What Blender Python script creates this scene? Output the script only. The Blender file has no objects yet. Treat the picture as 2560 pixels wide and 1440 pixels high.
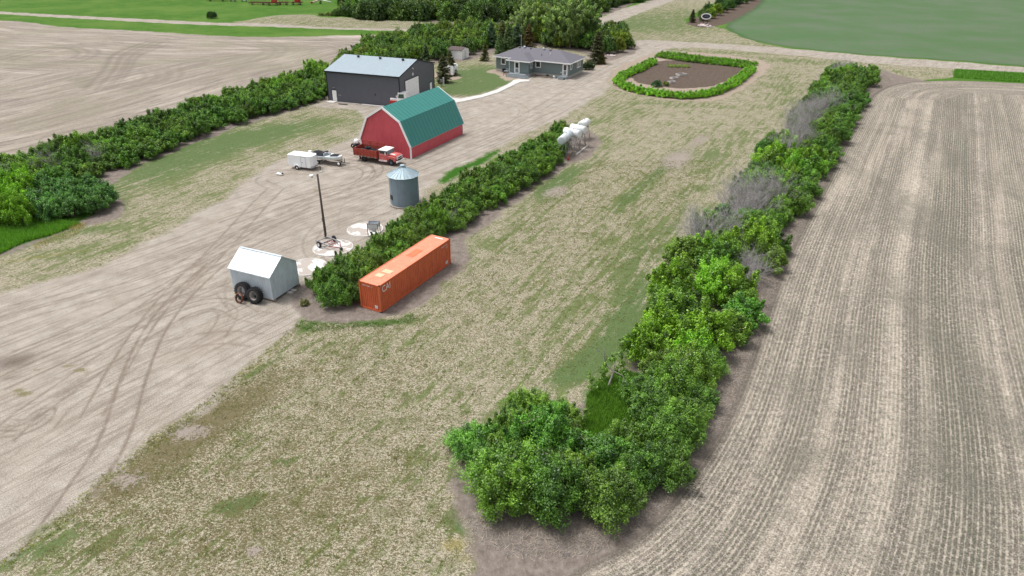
import bpy, math, random
import numpy as np
from mathutils import Matrix, Vector

SC = bpy.context.scene
COL = SC.collection

# ------------------------------------------------------------------ camera
FPX, PITCH, ROLL, CAMH = 1745.0, 0.49262, 0.0052, 33.327
fw = np.array([0, math.cos(PITCH), -math.sin(PITCH)])
rt0 = np.array([1.0, 0, 0]); up0 = np.cross(rt0, fw)
RT = math.cos(ROLL)*rt0 + math.sin(ROLL)*up0
UP = -math.sin(ROLL)*rt0 + math.cos(ROLL)*up0
cam = bpy.data.cameras.new('camera'); camo = bpy.data.objects.new('camera', cam); COL.objects.link(camo)
m = Matrix(((RT[0], UP[0], -fw[0], 0), (RT[1], UP[1], -fw[1], 0), (RT[2], UP[2], -fw[2], CAMH), (0, 0, 0, 1)))
camo.matrix_world = m
cam.sensor_width = 36; cam.lens = FPX/2560*36
cam.clip_start = .5; cam.clip_end = 5000
SC.camera = camo

# ------------------------------------------------------------------ sky, sun, exposure (bright overcast day)
SUN_EL, SUN_AZ = 66.0, -70.0      # azimuth from +Y towards +X
w = bpy.data.worlds.new('World'); SC.world = w; w.use_nodes = True
nt = w.node_tree; bg = nt.nodes['Background']
sky = nt.nodes.new('ShaderNodeTexSky'); sky.sky_type = 'NISHITA'; sky.sun_disc = False
sky.sun_elevation = math.radians(SUN_EL); sky.sun_rotation = math.radians(SUN_AZ)
sky.air_density = 1.0; sky.dust_density = 5.0; sky.ozone_density = 1.0
hs = nt.nodes.new('ShaderNodeHueSaturation'); hs.inputs['Saturation'].default_value = .22
nt.links.new(sky.outputs[0], hs.inputs['Color']); nt.links.new(hs.outputs[0], bg.inputs[0])
bg.inputs[1].default_value = .15
sl = bpy.data.lights.new('sun', 'SUN'); sl.energy = 1.5; sl.angle = math.radians(14); sl.color = (1, .97, .93)
so = bpy.data.objects.new('sun', sl); COL.objects.link(so)
az, el = math.radians(SUN_AZ), math.radians(SUN_EL)
sd = Vector((math.sin(az)*math.cos(el), math.cos(az)*math.cos(el), math.sin(el)))
so.rotation_euler = sd.to_track_quat('Z', 'Y').to_euler(); so.location = (0, 0, 80)
SC.view_settings.view_transform = 'Standard'; SC.view_settings.look = 'None'
SC.view_settings.exposure = .50; SC.view_settings.gamma = 1

# ------------------------------------------------------------------ helpers
def P(px, py, z=0.0):
    """world point at height z seen at photo pixel (px, py)"""
    d = fw + RT*((px-1280)/FPX) + UP*((720-py)/FPX)
    t = (z-CAMH)/d[2]
    return np.array([0, 0, CAMH]) + t*d
def P2(pts, z=0.0): return np.array([P(x, y, z)[:2] for x, y in pts])

def tag(o, label=None, cat=None, group=None, kind=None):
    if label: o['label'] = label
    if cat: o['category'] = cat
    if group: o['group'] = group
    if kind: o['kind'] = kind
    return o
def thing(name, label, cat, loc=(0, 0, 0), rz=0, group=None):
    o = bpy.data.objects.new(name, None); COL.objects.link(o)
    o.location = loc; o.rotation_euler = (0, 0, rz); o.empty_display_size = .5
    return tag(o, label, cat, group)

class MB:
    """collects shapes for ONE mesh"""
    def __init__(s): s.v = []; s.f = []; s.sm = []; s.M = Matrix.Identity(4)
    def add(s, vs, fs, smooth=False):
        b = len(s.v)
        s.v += [tuple(s.M @ Vector(v)) for v in vs]
        s.f += [tuple(i+b for i in f) for f in fs]; s.sm += [smooth]*len(fs)
        return s
    def box(s, x0, x1, y0, y1, z0, z1):
        v = [(x, y, z) for z in (z0, z1) for x, y in ((x0, y0), (x1, y0), (x1, y1), (x0, y1))]
        return s.add(v, [(3, 2, 1, 0), (4, 5, 6, 7), (0, 1, 5, 4), (1, 2, 6, 5), (2, 3, 7, 6), (3, 0, 4, 7)])
    def poly(s, pts): return s.add(pts, [tuple(range(len(pts)))])
    def prism(s, pts, z0, z1):
        n = len(pts)
        v = [(x, y, z0) for x, y in pts] + [(x, y, z1) for x, y in pts]
        a = sum(pts[i][0]*pts[(i+1) % n][1]-pts[(i+1) % n][0]*pts[i][1] for i in range(n))
        f = [tuple(range(n))[::-1], tuple(range(n, 2*n))] + [(i, (i+1) % n, n+(i+1) % n, n+i) for i in range(n)]
        if a < 0: f = [q[::-1] for q in f]
        return s.add(v, f)
    def extr(s, prof, y0, y1):
        """profile in x,z extruded along y"""
        n = len(prof)
        v = [(x, y0, z) for x, z in prof] + [(x, y1, z) for x, z in prof]
        f = [tuple(range(n)), tuple(range(n, 2*n))[::-1]] + [(i, n+i, n+(i+1) % n, (i+1) % n) for i in range(n)]
        a = sum(prof[i][0]*prof[(i+1) % n][1]-prof[(i+1) % n][0]*prof[i][1] for i in range(n))
        if a < 0: f = [q[::-1] for q in f]
        return s.add(v, f)
    def tube(s, a, b, r0, r1=None, n=8, caps=True, smooth=True):
        r1 = r0 if r1 is None else r1
        a, b = Vector(a), Vector(b); d = (b-a)
        if d.length < 1e-6: return s
        q = d.to_track_quat('Z', 'Y')
        v = []
        for c, r in ((a, r0), (b, r1)):
            for i in range(n):
                t = 2*math.pi*i/n
                v.append(tuple(c + q @ Vector((r*math.cos(t), r*math.sin(t), 0))))
        s.add(v, [(i, (i+1) % n, n+(i+1) % n, n+i) for i in range(n)], smooth)
        if caps: s.f += [tuple(len(s.v)-2*n+i for i in range(n))[::-1], tuple(len(s.v)-n+i for i in range(n))]; s.sm += [False, False]
        return s
    def path(s, pts, r, n=6):
        for a, b in zip(pts[:-1], pts[1:]): s.tube(a, b, r, n=n)
        return s
    def lathe(s, prof, n=24, axis='z', smooth=True, c=(0, 0, 0)):
        """profile (r, h) turned about an axis"""
        v = []
        for r, h in prof:
            for i in range(n):
                t = 2*math.pi*i/n; p = (r*math.cos(t), r*math.sin(t), h)
                if axis == 'y': p = (p[0], p[2], -p[1])
                if axis == 'x': p = (p[2], p[0], p[1])
                v.append((p[0]+c[0], p[1]+c[1], p[2]+c[2]))
        m_ = len(prof); f = []
        for j in range(m_-1):
            for i in range(n):
                k = (i+1) % n
                f.append((j*n+i, j*n+k, (j+1)*n+k, (j+1)*n+i))
        return s.add(v, f, smooth)
    def wheel(s, c, r, wd, rin=.55):
        return s.lathe([(r*rin, -wd/2), (r*.86, -wd/2), (r, -wd*.32), (r, wd*.32), (r*.86, wd/2), (r*rin, wd/2), (r*rin, -wd/2)], 22, 'y', True, c)
    def build(s, name, mat, parent=None, bevel=0, loc=None):
        me = bpy.data.meshes.new(name); me.from_pydata(s.v, [], s.f)
        me.polygons.foreach_set('use_smooth', s.sm); me.update()
        o = bpy.data.objects.new(name, me); COL.objects.link(o)
        if mat: me.materials.append(mat)
        if parent: o.parent = parent
        if bevel:
            b = o.modifiers.new('bevel', 'BEVEL'); b.width = bevel; b.segments = 2; b.limit_method = 'ANGLE'; b.angle_limit = math.radians(35)
        return o

def npmesh(name, v, f, mats=(), attrs=None, smooth=False):
    """fast mesh: v (N,3), f (M,k) with one face size"""
    me = bpy.data.meshes.new(name)
    v = np.asarray(v, np.float32); f = np.asarray(f, np.int32); k = f.shape[1]
    me.vertices.add(len(v)); me.vertices.foreach_set('co', v.ravel())
    me.loops.add(f.size); me.loops.foreach_set('vertex_index', f.ravel())
    me.polygons.add(len(f)); me.polygons.foreach_set('loop_start', np.arange(0, f.size, k, dtype=np.int32))
    try: me.polygons.foreach_set('loop_total', np.full(len(f), k, np.int32))
    except Exception: pass
    if smooth: me.polygons.foreach_set('use_smooth', np.ones(len(f), bool))
    for m_ in mats: me.materials.append(m_)
    me.update(calc_edges=True)
    for n_, a in (attrs or {}).items():
        at = me.attributes.new(n_, 'FLOAT', 'POINT'); at.data.foreach_set('value', np.asarray(a, np.float32))
    return me

# ------------------------------------------------------------------ node helpers
class NT:
    def __init__(s, name):
        s.m = bpy.data.materials.new(name); s.m.use_nodes = True
        s.t = s.m.node_tree; s.t.nodes.clear(); s.out = s.n('ShaderNodeOutputMaterial')
    def n(s, k, **kw):
        x = s.t.nodes.new(k)
        for a, b in kw.items(): setattr(x, a, b)
        return x
    def put(s, sock, v):
        if isinstance(v, bpy.types.NodeSocket): s.t.links.new(v, sock)
        elif v is not None:
            if isinstance(v, (tuple, list)) and len(v) == 3 and sock.type == 'RGBA': v = (*v, 1)
            sock.default_value = v
    def math(s, op, a, b=None, c=None, clamp=False):
        x = s.n('ShaderNodeMath', operation=op, use_clamp=clamp)
        s.put(x.inputs[0], a)
        if b is not None: s.put(x.inputs[1], b)
        if c is not None: s.put(x.inputs[2], c)
        return x.outputs[0]
    def add(s, a, b): return s.math('ADD', a, b)
    def mul(s, a, b): return s.math('MULTIPLY', a, b)
    def mad(s, a, b, c): return s.math('MULTIPLY_ADD', a, b, c)
    def step(s, v, lo, hi):
        x = s.n('ShaderNodeMapRange', clamp=True); s.put(x.inputs[0], v); x.inputs[1].default_value = lo; x.inputs[2].default_value = hi
        return x.outputs[0]
    def mix(s, f, a, b, mode='MIX'):
        x = s.n('ShaderNodeMix', data_type='RGBA', blend_type=mode, clamp_factor=True)
        s.put(x.inputs[0], f); s.put(x.inputs[6], a); s.put(x.inputs[7], b)
        return x.outputs[2]
    def attr(s, name): return s.n('ShaderNodeAttribute', attribute_name=name).outputs['Fac']
    def noise(s, scale, vec=None, detail=2, rough=.5, dist=0, dim='3D'):
        x = s.n('ShaderNodeTexNoise', noise_dimensions=dim); x.inputs['Scale'].default_value = scale
        x.inputs['Detail'].default_value = detail; x.inputs['Roughness'].default_value = rough; x.inputs['Distortion'].default_value = dist
        if vec is not None: s.put(x.inputs['W' if dim == '1D' else 'Vector'], vec)
        return x.outputs[0]
    def sat(s, c, v, val=1.0):
        x = s.n('ShaderNodeHueSaturation'); x.inputs['Saturation'].default_value = v; x.inputs['Value'].default_value = val; s.put(x.inputs['Color'], c); return x.outputs[0]
    def pos(s): return s.n('ShaderNodeNewGeometry').outputs['Position']
    def obj(s): return s.n('ShaderNodeTexCoord').outputs['Object']
    def scalev(s, vec, sc, rot=0):
        x = s.n('ShaderNodeMapping'); s.put(x.inputs[0], vec); x.inputs['Scale'].default_value = sc; x.inputs['Rotation'].default_value = (0, 0, rot)
        return x.outputs[0]
    def comb(s, x_, y_, z_=0.0):
        x = s.n('ShaderNodeCombineXYZ'); s.put(x.inputs[0], x_); s.put(x.inputs[1], y_); s.put(x.inputs[2], z_); return x.outputs[0]
    def bump(s, h, strength=.5, dist=.02):
        x = s.n('ShaderNodeBump'); x.inputs['Strength'].default_value = strength; x.inputs['Distance'].default_value = dist; s.put(x.inputs['Height'], h)
        return x.outputs[0]
    def bsdf(s, col, rough=.8, metal=0, nrm=None, spec=.3):
        x = s.n('ShaderNodeBsdfPrincipled'); s.put(x.inputs['Base Color'], col); s.put(x.inputs['Roughness'], rough)
        x.inputs['Metallic'].default_value = metal; x.inputs['Specular IOR Level'].default_value = spec
        if nrm is not None: s.put(x.inputs['Normal'], nrm)
        s.t.links.new(x.outputs[0], s.out.inputs[0]); return s.m
_mc = {}
def mat(name, col, rough=.6, metal=0, var=.12, vs=3.0, spec=.3, dirt=None, grime=0.0, stretch=None):
    """simple procedural material: base colour with mottling and optional stain colour"""
    if name in _mc: return _mc[name]
    t = NT(name); c = t.obj()
    if stretch: c = t.scalev(c, stretch)
    a = t.noise(vs, c, 4, .6)
    lo = tuple(x*(1-var) for x in col); hi = tuple(min(1, x*(1+var)) for x in col)
    cc = t.mix(t.step(a, .3, .7), lo, hi)
    if dirt:
        b = t.noise(vs*.6, c, 5, .7); cc = t.mix(t.mul(t.step(b, .52, .7), grime), cc, dirt)
    f = t.noise(60, c, 2)
    _mc[name] = t.bsdf(cc, t.mad(a, .2, rough-.1), metal, t.bump(f, .08, .01), spec)
    return _mc[name]
def text_mesh(s, size, name, material, parent, mtx, ext=.004, squash=1.0):
    cu = bpy.data.curves.new('t', 'FONT'); cu.body = s; cu.size = size; cu.extrude = ext; cu.align_x = 'LEFT'
    o = bpy.data.objects.new('t', cu); COL.objects.link(o)
    bpy.context.view_layer.update()
    me = bpy.data.meshes.new_from_object(o.evaluated_get(bpy.context.evaluated_depsgraph_get()))
    bpy.data.objects.remove(o); bpy.data.curves.remove(cu)
    me.transform(mtx @ Matrix.Diagonal((squash, 1, 1, 1))); me.materials.clear(); me.materials.append(material); me.name = name
    r = bpy.data.objects.new(name, me); COL.objects.link(r); r.parent = parent
    return r
# ------------------------------------------------------------------ ground: one continuous sheet, cut into its regions
def sdf_poly(X, Y, poly, mar=7.0):
    """signed distance in metres, positive inside"""
    out = np.full(X.shape, -mar, np.float32)
    x0, y0 = poly.min(0)-mar; x1, y1 = poly.max(0)+mar
    idx = np.nonzero((X > x0) & (X < x1) & (Y > y0) & (Y < y1))[0]
    if not len(idx): return out
    x, y = X[idx], Y[idx]
    d2 = np.full(x.shape, 1e12, np.float32); ins = np.zeros(x.shape, bool)
    n = len(poly)
    for i in range(n):
        ax, ay = poly[i]; bx, by = poly[(i+1) % n]
        ex, ey = bx-ax, by-ay; L = ex*ex+ey*ey
        if L < 1e-9: continue
        t = np.clip(((x-ax)*ex+(y-ay)*ey)/L, 0, 1)
        dx = x-ax-t*ex; dy = y-ay-t*ey
        d2 = np.minimum(d2, dx*dx+dy*dy)
        c = ((ay > y) != (by > y))
        if by != ay: ins ^= c & (x < ex*(y-ay)/ey+ax)
    d = np.sqrt(d2); out[idx] = np.where(ins, np.minimum(d, 1e3), np.maximum(-d, -mar))
    return out
def line_dist(X, Y, pl, mar=2.0, want_s=False):
    out = np.full(X.shape, mar, np.float32); sg = np.zeros(X.shape, np.float32)
    x0, y0 = pl.min(0)-mar; x1, y1 = pl.max(0)+mar
    idx = np.nonzero((X > x0) & (X < x1) & (Y > y0) & (Y < y1))[0]
    if not len(idx): return (out, sg) if want_s else out
    x, y = X[idx], Y[idx]; d2 = np.full(x.shape, 1e12, np.float32); ss = np.zeros(x.shape, np.float32); acc = 0.0
    for (ax, ay), (bx, by) in zip(pl[:-1], pl[1:]):
        ex, ey = bx-ax, by-ay; L = ex*ex+ey*ey
        t = np.clip(((x-ax)*ex+(y-ay)*ey)/L, 0, 1)
        dx = x-ax-t*ex; dy = y-ay-t*ey; q = dx*dx+dy*dy
        b = q < d2; d2 = np.where(b, q, d2)
        if want_s: ss = np.where(b, acc+t*math.sqrt(L), ss)
        acc += math.sqrt(L)
    out[idx] = np.minimum(np.sqrt(d2), mar); sg[idx] = ss
    return (out, sg) if want_s else out
def smooth_pts(p, closed=False, it=2):
    p = np.asarray(p, float)
    for _ in range(it):
        q = []
        n = len(p)
        rng = range(n) if closed else range(n-1)
        if not closed: q.append(p[0])
        for i in rng:
            a, b = p[i], p[(i+1) % n]; q += [.75*a+.25*b, .25*a+.75*b]
        if not closed: q.append(p[-1])
        p = np.array(q)
    return p

REG = {}
YARD_LOW = [(-900, 1560), (0, 1412), (70, 1356), (155, 1295), (197, 1250), (225, 1235), (239, 1203), (262, 1185), (300, 1178), (323, 1145), (389, 1089), (445, 1056), (500, 1038), (530, 1005), (600, 937), (640, 905), (700, 850), (735, 812), (770, 790)]
REG['gravel'] = [YARD_LOW + [(800, 740), (860, 650), (1000, 560), (1060, 500), (1075, 462), (1130, 425), (1230, 375), (1330, 325), (1400, 300), (1450, 268), (1500, 240), (1525, 222), (1520, 200), (1530, 178), (1560, 160), (1600, 148), (1640, 140), (1655, 124),
                  (1700, 118), (1800, 122), (2000, 140), (2100, 150), (2180, 158), (2300, 167), (2560, 183), (2900, 206), (5000, 350), (5000, 325), (2900, 187), (2560, 169), (2400, 155), (2200, 142), (2050, 128), (1850, 112), (1700, 104), (1592, 97),
                  (1580, 122), (1557, 138), (1522, 154), (1489, 169), (1461, 177), (1420, 190), (1340, 178), (1300, 192), (1275, 205), (1240, 224), (1200, 236), (1150, 244), (1110, 234), (1080, 225), (1000, 235), (860, 240), (805, 257), (779, 265), (822, 269), (863, 271), (905, 279), (915, 310), (903, 338), (878, 344), (849, 361), (820, 378), (760, 382), (700, 402), (645, 428), (590, 478), (540, 508), (450, 558), (380, 600), (300, 640), (200, 682), (100, 712), (0, 736), (-900, 1000)],
                 [(-1500, -60), (0, 29), (200, 40), (450, 52), (600, 61), (750, 67), (900, 71), (1080, 73), (1300, 68), (1440, 60), (1505, 43), (1540, 25), (1600, 10), (1640, -5), (1720, -50), (1790, -50), (1690, 0), (1640, 18), (1580, 40), (1530, 62), (1500, 100), (1580, 108), (1590, 128), (1470, 120), (1450, 76), (1300, 78), (1080, 80), (900, 75), (600, 67), (450, 60), (200, 47), (0, 35), (-1500, -52)]]
REG['lawn'] = [[(-1200, 1000), (-300, 735), (0, 643), (130, 590), (200, 566), (285, 545), (314, 518), (288, 480), (283, 455), (305, 430), (420, 388), (600, 318), (760, 268), (840, 240), (1000, 180), (1100, 110), (1250, 85), (1440, 80), (1592, 97), (1700, 104), (2050, 128), (2210, 145), (2190, 180), (2150, 230), (1900, 690), (1700, 1100), (1560, 1290), (1300, 1340), (1210, 1440), (1150, 1900), (-1200, 1900)],
               [(1500, 100), (1530, 62), (1580, 40), (1690, 0), (1790, -50), (1880, -50), (1800, 0), (1712, 45), (1715, 62), (1806, 68), (1855, 94), (1910, 110), (2019, 130), (1700, 106), (1590, 98)],
               [(2175, 150), (2395, 168), (2386, 195), (2300, 201), (2240, 209), (2195, 198)],
               [(560, 58), (640, 54), (700, 43), (740, 40), (770, 43), (805, 53), (870, 46), (950, 50), (1100, 56), (1240, 66), (1300, 74), (1080, 75), (900, 72), (700, 68)]]
REG['soil'] = [[(310, 434), (286, 458), (288, 478), (314, 516), (290, 548), (200, 568), (100, 602), (0, 646), (-400, 760), (-400, 690), (0, 622), (60, 602), (150, 574), (230, 545), (240, 500), (200, 450), (250, 430), (400, 368), (560, 312), (700, 268), (820, 232), (835, 246), (760, 268), (700, 288), (620, 310), (520, 347), (400, 394)],
               [(750, 797), (830, 805), (960, 801), (1030, 780), (1090, 735), (1150, 685), (1172, 640), (1162, 604), (1220, 560), (1300, 500), (1380, 440), (1430, 412), (1482, 386), (1505, 365), (1488, 335), (1470, 320), (1400, 340), (1300, 380), (1200, 440), (1100, 520), (1000, 590), (860, 680), (760, 700), (735, 730), (735, 770)],
               [(2180, 165), (2225, 182), (2330, 207), (2400, 215), (2260, 222), (2205, 250), (2172, 310), (2130, 385), (2092, 460), (2025, 585), (1968, 720), (1920, 870), (1882, 985), (1845, 1075), (1785, 1180), (1705, 1295), (1600, 1390), (1490, 1440), (1440, 1480), (1330, 1650), (1150, 1600), (1195, 1440), (1190, 1380), (1150, 1310), (1112, 1240), (1125, 1180), (1200, 1120), (1230, 1040), (1400, 1050), (1500, 1000), (1570, 900), (1620, 800), (1680, 700), (1760, 600), (1860, 470), (1950, 350), (2010, 250), (2060, 170)],
               [(1150, 96), (1590, 106), (1600, 128), (1530, 150), (1480, 165), (1460, 125), (1300, 112), (1180, 150), (1100, 160), (1060, 150), (1000, 180), (850, 235), (850, 160), (950, 120), (1050, 100)],
               [(1190, 118), (1230, 120), (1230, 130), (1190, 145), (1160, 152), (1120, 150), (1140, 140)],
               [(860, 47), (1000, 50), (1200, 62), (1450, 62), (1500, 42), (1560, 20), (1640, -20), (1640, -80), (860, -80)]]
REG['dusty'] = [[(1522, 196), (1527, 216), (1560, 230), (1640, 246), (1720, 254), (1790, 252), (1850, 230), (1890, 202), (1918, 176), (1926, 160), (1905, 150), (1780, 133), (1648, 128), (1600, 145), (1540, 168)],
                [(1080, 180), (1120, 185), (1150, 190), (1148, 196), (1130, 200), (1100, 198), (1085, 196)],
                [(1205, 180), (1240, 172), (1300, 182), (1290, 198), (1270, 203), (1258, 196), (1250, 188), (1225, 183)],
                [(1470, 175), (1540, 140), (1560, 132), (1565, 137), (1520, 156), (1488, 172)]]
REG['garden'] = [[(1568, 190), (1600, 168), (1640, 150), (1750, 152), (1830, 158), (1868, 166), (1848, 190), (1800, 210), (1750, 221), (1680, 220), (1600, 209)],
                 [(1716, 60), (1724, 50), (1745, 42), (1850, 0), (1900, -50), (1990, -50), (1965, -20), (1900, 20), (1840, 50), (1803, 64), (1770, 69), (1738, 68)]]
FE_LEFT = [(2262, 206), (2212, 217), (2174, 244), (2146, 302), (2106, 372), (2068, 452), (2001, 572), (1941, 712), (1890, 862), (1850, 972), (1810, 1062), (1750, 1162), (1670, 1272), (1570, 1362), (1460, 1412), (1410, 1452), (1250, 1640)]
REG['stubble'] = [[(4400, 260), (2560, 209), (2400, 201), (2300, 203)] + FE_LEFT + [(1100, 1900), (4400, 1900)]]
REG['tilled'] = [[(-2500, 20), (0, 50), (80, 56), (150, 68), (350, 77), (560, 91), (700, 93), (900, 87), (1010, 88), (1050, 97), (1030, 122), (930, 150), (850, 172), (700, 210), (500, 285), (300, 350), (150, 395), (0, 428), (-400, 530), (-2500, 1100)]]
REG['crop'] = [[(1806, 66), (1855, 93), (1910, 108), (2019, 124), (2200, 140), (2400, 152), (2560, 166), (2900, 184), (5000, 322), (5000, -70), (1960, -70), (1900, 12), (1845, 45)]]
REG['tallgrass'] = [[(1480, 965), (1560, 925), (1640, 940), (1650, 1000), (1620, 1080), (1560, 1150), (1400, 1165), (1340, 1135), (1400, 1080), (1480, 1050)],
                    [(-500, 640), (0, 540), (120, 548), (215, 556), (130, 588), (60, 606), (0, 636), (-500, 790)],
                    [(2384, 172), (2700, 190), (3200, 222), (3200, 245), (2560, 207), (2380, 195)],
                    [(110, 440), (160, 425), (240, 425), (245, 455), (130, 470)],
                    [(1090, 445), (1170, 405), (1250, 372), (1255, 380), (1180, 420), (1100, 462)]]
NX, NY = 1080, 1120
yy = 21*np.exp(np.linspace(0, math.log(430/21), NY)); uu = np.linspace(-1, 1, NX)
Yg = np.repeat(yy, NX).astype(np.float32); Xg = (np.tile(uu, NY)*np.repeat(18+.77*yy, NX)).astype(np.float32)
# low frequency wander so that edges are not ruler straight
wx = Xg+.35*np.sin(Yg*.55+.3*Xg)+.15*np.sin(Yg*1.9-1.1*Xg); wy = Yg+.35*np.sin(Xg*.6-.25*Yg)+.15*np.sin(Xg*2.1+1.3*Yg)
SDF = {}
for k, pl in REG.items():
    d = None
    for p in pl:
        pp = smooth_pts(P2(p), True, 1)
        s = sdf_poly(wx if k not in ('stubble',) else Xg, wy if k not in ('stubble',) else Yg, pp)
        d = s if d is None else np.maximum(d, s)
    SDF[k] = d
# row coordinate of the stubble field: distance from its edge, straight rows inside a curved headland
LEFT = smooth_pts(P2([(2176, 240)]+FE_LEFT[3:]), False, 1)
a0, a1 = P2([(2146, 302), (1941, 712)]); dr = (a0-a1)/np.linalg.norm(a0-a1); LEFT = np.vstack([a1+dr*260, LEFT[2:]])
TOP = smooth_pts(P2([(2225, 214), (2262, 206), (2300, 203), (2400, 201), (2560, 209), (4400, 260)]), False, 2)
FULL = smooth_pts(P2([(1250, 1640), (1941, 712), (2106, 372), (2146, 302), (2174, 244), (2212, 217), (2262, 206), (2300, 203), (2400, 201), (2560, 209), (4400, 260)]), False, 3)
m_ = SDF['stubble'] > -6
dl, sl_ = line_dist(Xg, Yg, LEFT, 400, True); dt_, st_ = line_dist(Xg, Yg, TOP, 400, True)
df_, sf_ = line_dist(Xg, Yg, FULL, 400, True)
head = (dt_ < 13+.7*np.sin(Xg*.3)) & (Yg > 85)
ROW = np.where(head, df_+.17, dl).astype(np.float32); ROWS = np.where(head, sf_+500, sl_).astype(np.float32)
BAND = np.zeros(Xg.shape, np.float32)
def rowat(x, y): g_ = P(x, y)[:2]; return ROW[np.argmin((Xg-g_[0])**2+(Yg-g_[1])**2)]
for (x, y), w2, am in (((2240, 720), 1.1, .8), ((2010, 800), .5, .5), ((2110, 900), .45, .5), ((2500, 900), .9, .8), ((1900, 1000), .5, .6), ((2380, 850), 2.9, -1.3), ((2160, 760), .7, -.4), ((2060, 850), .7, -.5), ((2620, 900), 2.0, -.7), ((1950, 880), .5, -.4)):
    BAND += np.where(head | (SDF['stubble'] < 0), 0, am*np.exp(-((ROW-rowat(x, y))/w2)**2)).astype(np.float32)
# tilled field: rows follow the hedge, then swing round a headland
LH = smooth_pts(P2([(-3000, 1300), (-400, 530), (0, 428), (150, 395), (300, 350), (500, 285), (700, 210), (850, 172), (930, 150), (1030, 122), (1030, 100), (900, 90), (560, 93), (350, 80), (150, 72), (0, 55), (-2500, 25)]), False, 2)
d2_, s2_ = line_dist(Xg, Yg, LH, 400, True)
ROW = np.where(SDF['tilled'] > -2, d2_+.5*np.sin(Xg*.05+Yg*.03)*3, ROW); ROWS = np.where(SDF['tilled'] > -2, s2_, ROWS)
ROW = np.where(SDF['crop'] > -2, (Yg*.93-Xg*.37)+.018*np.maximum(0, 120-Xg)**1.55, ROW).astype(np.float32)
# wheel tracks in the gravel yard
TR = [([(-200, 900), (0, 800), (250, 735), (420, 690), (560, 600), (700, 545), (900, 470)], 2.0, .5), ([(0, 905), (200, 830), (380, 740), (560, 640), (720, 560)], 1.9, .55),
      ([(0, 960), (180, 880), (330, 800), (470, 700), (560, 610), (640, 520), (690, 470)], 2.2, .6), ([(60, 1430), (200, 1230), (290, 1100), (330, 950), (380, 830), (450, 740), (540, 660)], 2.0, .8),
      ([(230, 1040), (290, 930), (350, 830), (430, 730), (500, 660), (640, 560)], 1.6, .7), ([(0, 1100), (60, 1040), (150, 980), (260, 900), (380, 820), (480, 765), (560, 755), (620, 790)], 2.1, .6),
      ([(0, 1060), (30, 1065), (70, 1060), (120, 1020), (110, 1050), (60, 1075), (0, 1080)], 1.2, .6), ([(100, 1070), (150, 1010), (240, 960), (340, 900), (430, 860), (560, 840), (640, 850)], 2.1, .5),
      ([(590, 760), (560, 720), (500, 735), (440, 730)], 1.8, .5), ([(540, 840), (575, 790), (560, 765), (510, 768), (420, 800)], 1.7, .55), ([(350, 790), (460, 745), (530, 730), (580, 715), (590, 690)], 1.6, .45),
      ([(640, 690), (590, 700), (590, 760), (620, 790), (700, 800)], 2.0, .4), ([(300, 690), (470, 640), (640, 575), (800, 520), (940, 470), (1100, 420), (1300, 330), (1430, 260)], 2.0, .5),
      ([(420, 640), (560, 590), (700, 530), (860, 470), (1000, 430), (1150, 370), (1300, 300), (1400, 240), (1520, 170), (1600, 130)], 2.0, .45), ([(560, 560), (700, 510), (800, 480), (900, 460), (930, 430), (900, 410), (830, 420)], 1.7, .7),
      ([(880, 470), (940, 440), (950, 410), (880, 395)], 1.4, .7), ([(600, 600), (720, 540), (780, 500), (860, 490), (950, 470)], 1.8, .6), ([(850, 700), (760, 620), (800, 560), (880, 530), (990, 530)], 1.5, .5),
      ([(690, 470), (640, 450), (700, 430), (780, 432)], 1.5, .5), ([(840, 420), (900, 420), (925, 400), (870, 380)], 1.2, .5),
      ([(1150, 260), (1250, 250), (1320, 270), (1290, 310), (1200, 335)], 1.9, .4), ([(1190, 300), (1280, 330), (1200, 370), (1050, 410)], 1.9, .3), ([(1250, 230), (1350, 240), (1440, 210)], 1.9, .25),
      ([(0, 780), (160, 745), (330, 690), (500, 620)], 1.9, .45), ([(0, 1330), (90, 1270), (170, 1180), (260, 1080), (360, 1000)], 2.0, .3), ([(250, 1180), (330, 1080), (420, 980), (520, 900), (620, 850)], 2.0, .3),
      ([(1600, 110), (1750, 112), (2000, 132), (2560, 176)], 1.8, .25), ([(0, 32), (450, 56), (1080, 76)], 1.8, .25)]
FT = [([(246, 218), (292, 169), (302, 134), (387, 105)], 4, .8), ([(262, 222), (306, 176), (320, 140), (400, 112)], 3, .7), ([(130, 215), (230, 190), (330, 180), (420, 170), (520, 150)], 5, .5), ([(0, 150), (120, 120), (260, 108), (420, 100)], 5, .6), ([(280, 205), (330, 215), (400, 195), (380, 170), (330, 165)], 4, .55),
      ([(300, 200), (350, 222), (430, 200), (420, 165)], 4, .5), ([(0, 260), (200, 215), (420, 165), (600, 135), (800, 115)], 6, .45), ([(760, 100), (850, 112), (880, 135), (800, 160), (640, 190)], 4, .55), ([(790, 100), (870, 108), (910, 128), (840, 158)], 4, .6), ([(0, 330), (250, 265), (500, 195), (700, 160)], 7, .4), ([(180, 115), (230, 128), (200, 150), (90, 165), (0, 180)], 4, .6), ([(560, 100), (640, 110), (700, 120), (660, 150), (540, 170)], 5, .5)]
rng = np.random.default_rng(3)
TRK = np.zeros(Xg.shape, np.float32); inside = SDF['gravel'] > -1.0
ii = np.nonzero(inside)[0]; xi, yi = Xg[ii], Yg[ii]; acc = np.zeros(xi.shape, np.float32)
for pts, gap, st in TR:
    c = smooth_pts(P2(pts), False, 2); tg = np.gradient(c, axis=0); tg /= np.linalg.norm(tg, axis=1)[:, None]+1e-9; nn = np.stack([-tg[:, 1], tg[:, 0]], 1)
    for o_ in (-gap/2, gap/2):
        d = line_dist(xi, yi, c+nn*o_, 1.5); acc = np.maximum(acc, st*np.exp(-(d/.15)**2))+.12*st*np.exp(-(d/.55)**2)
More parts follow.
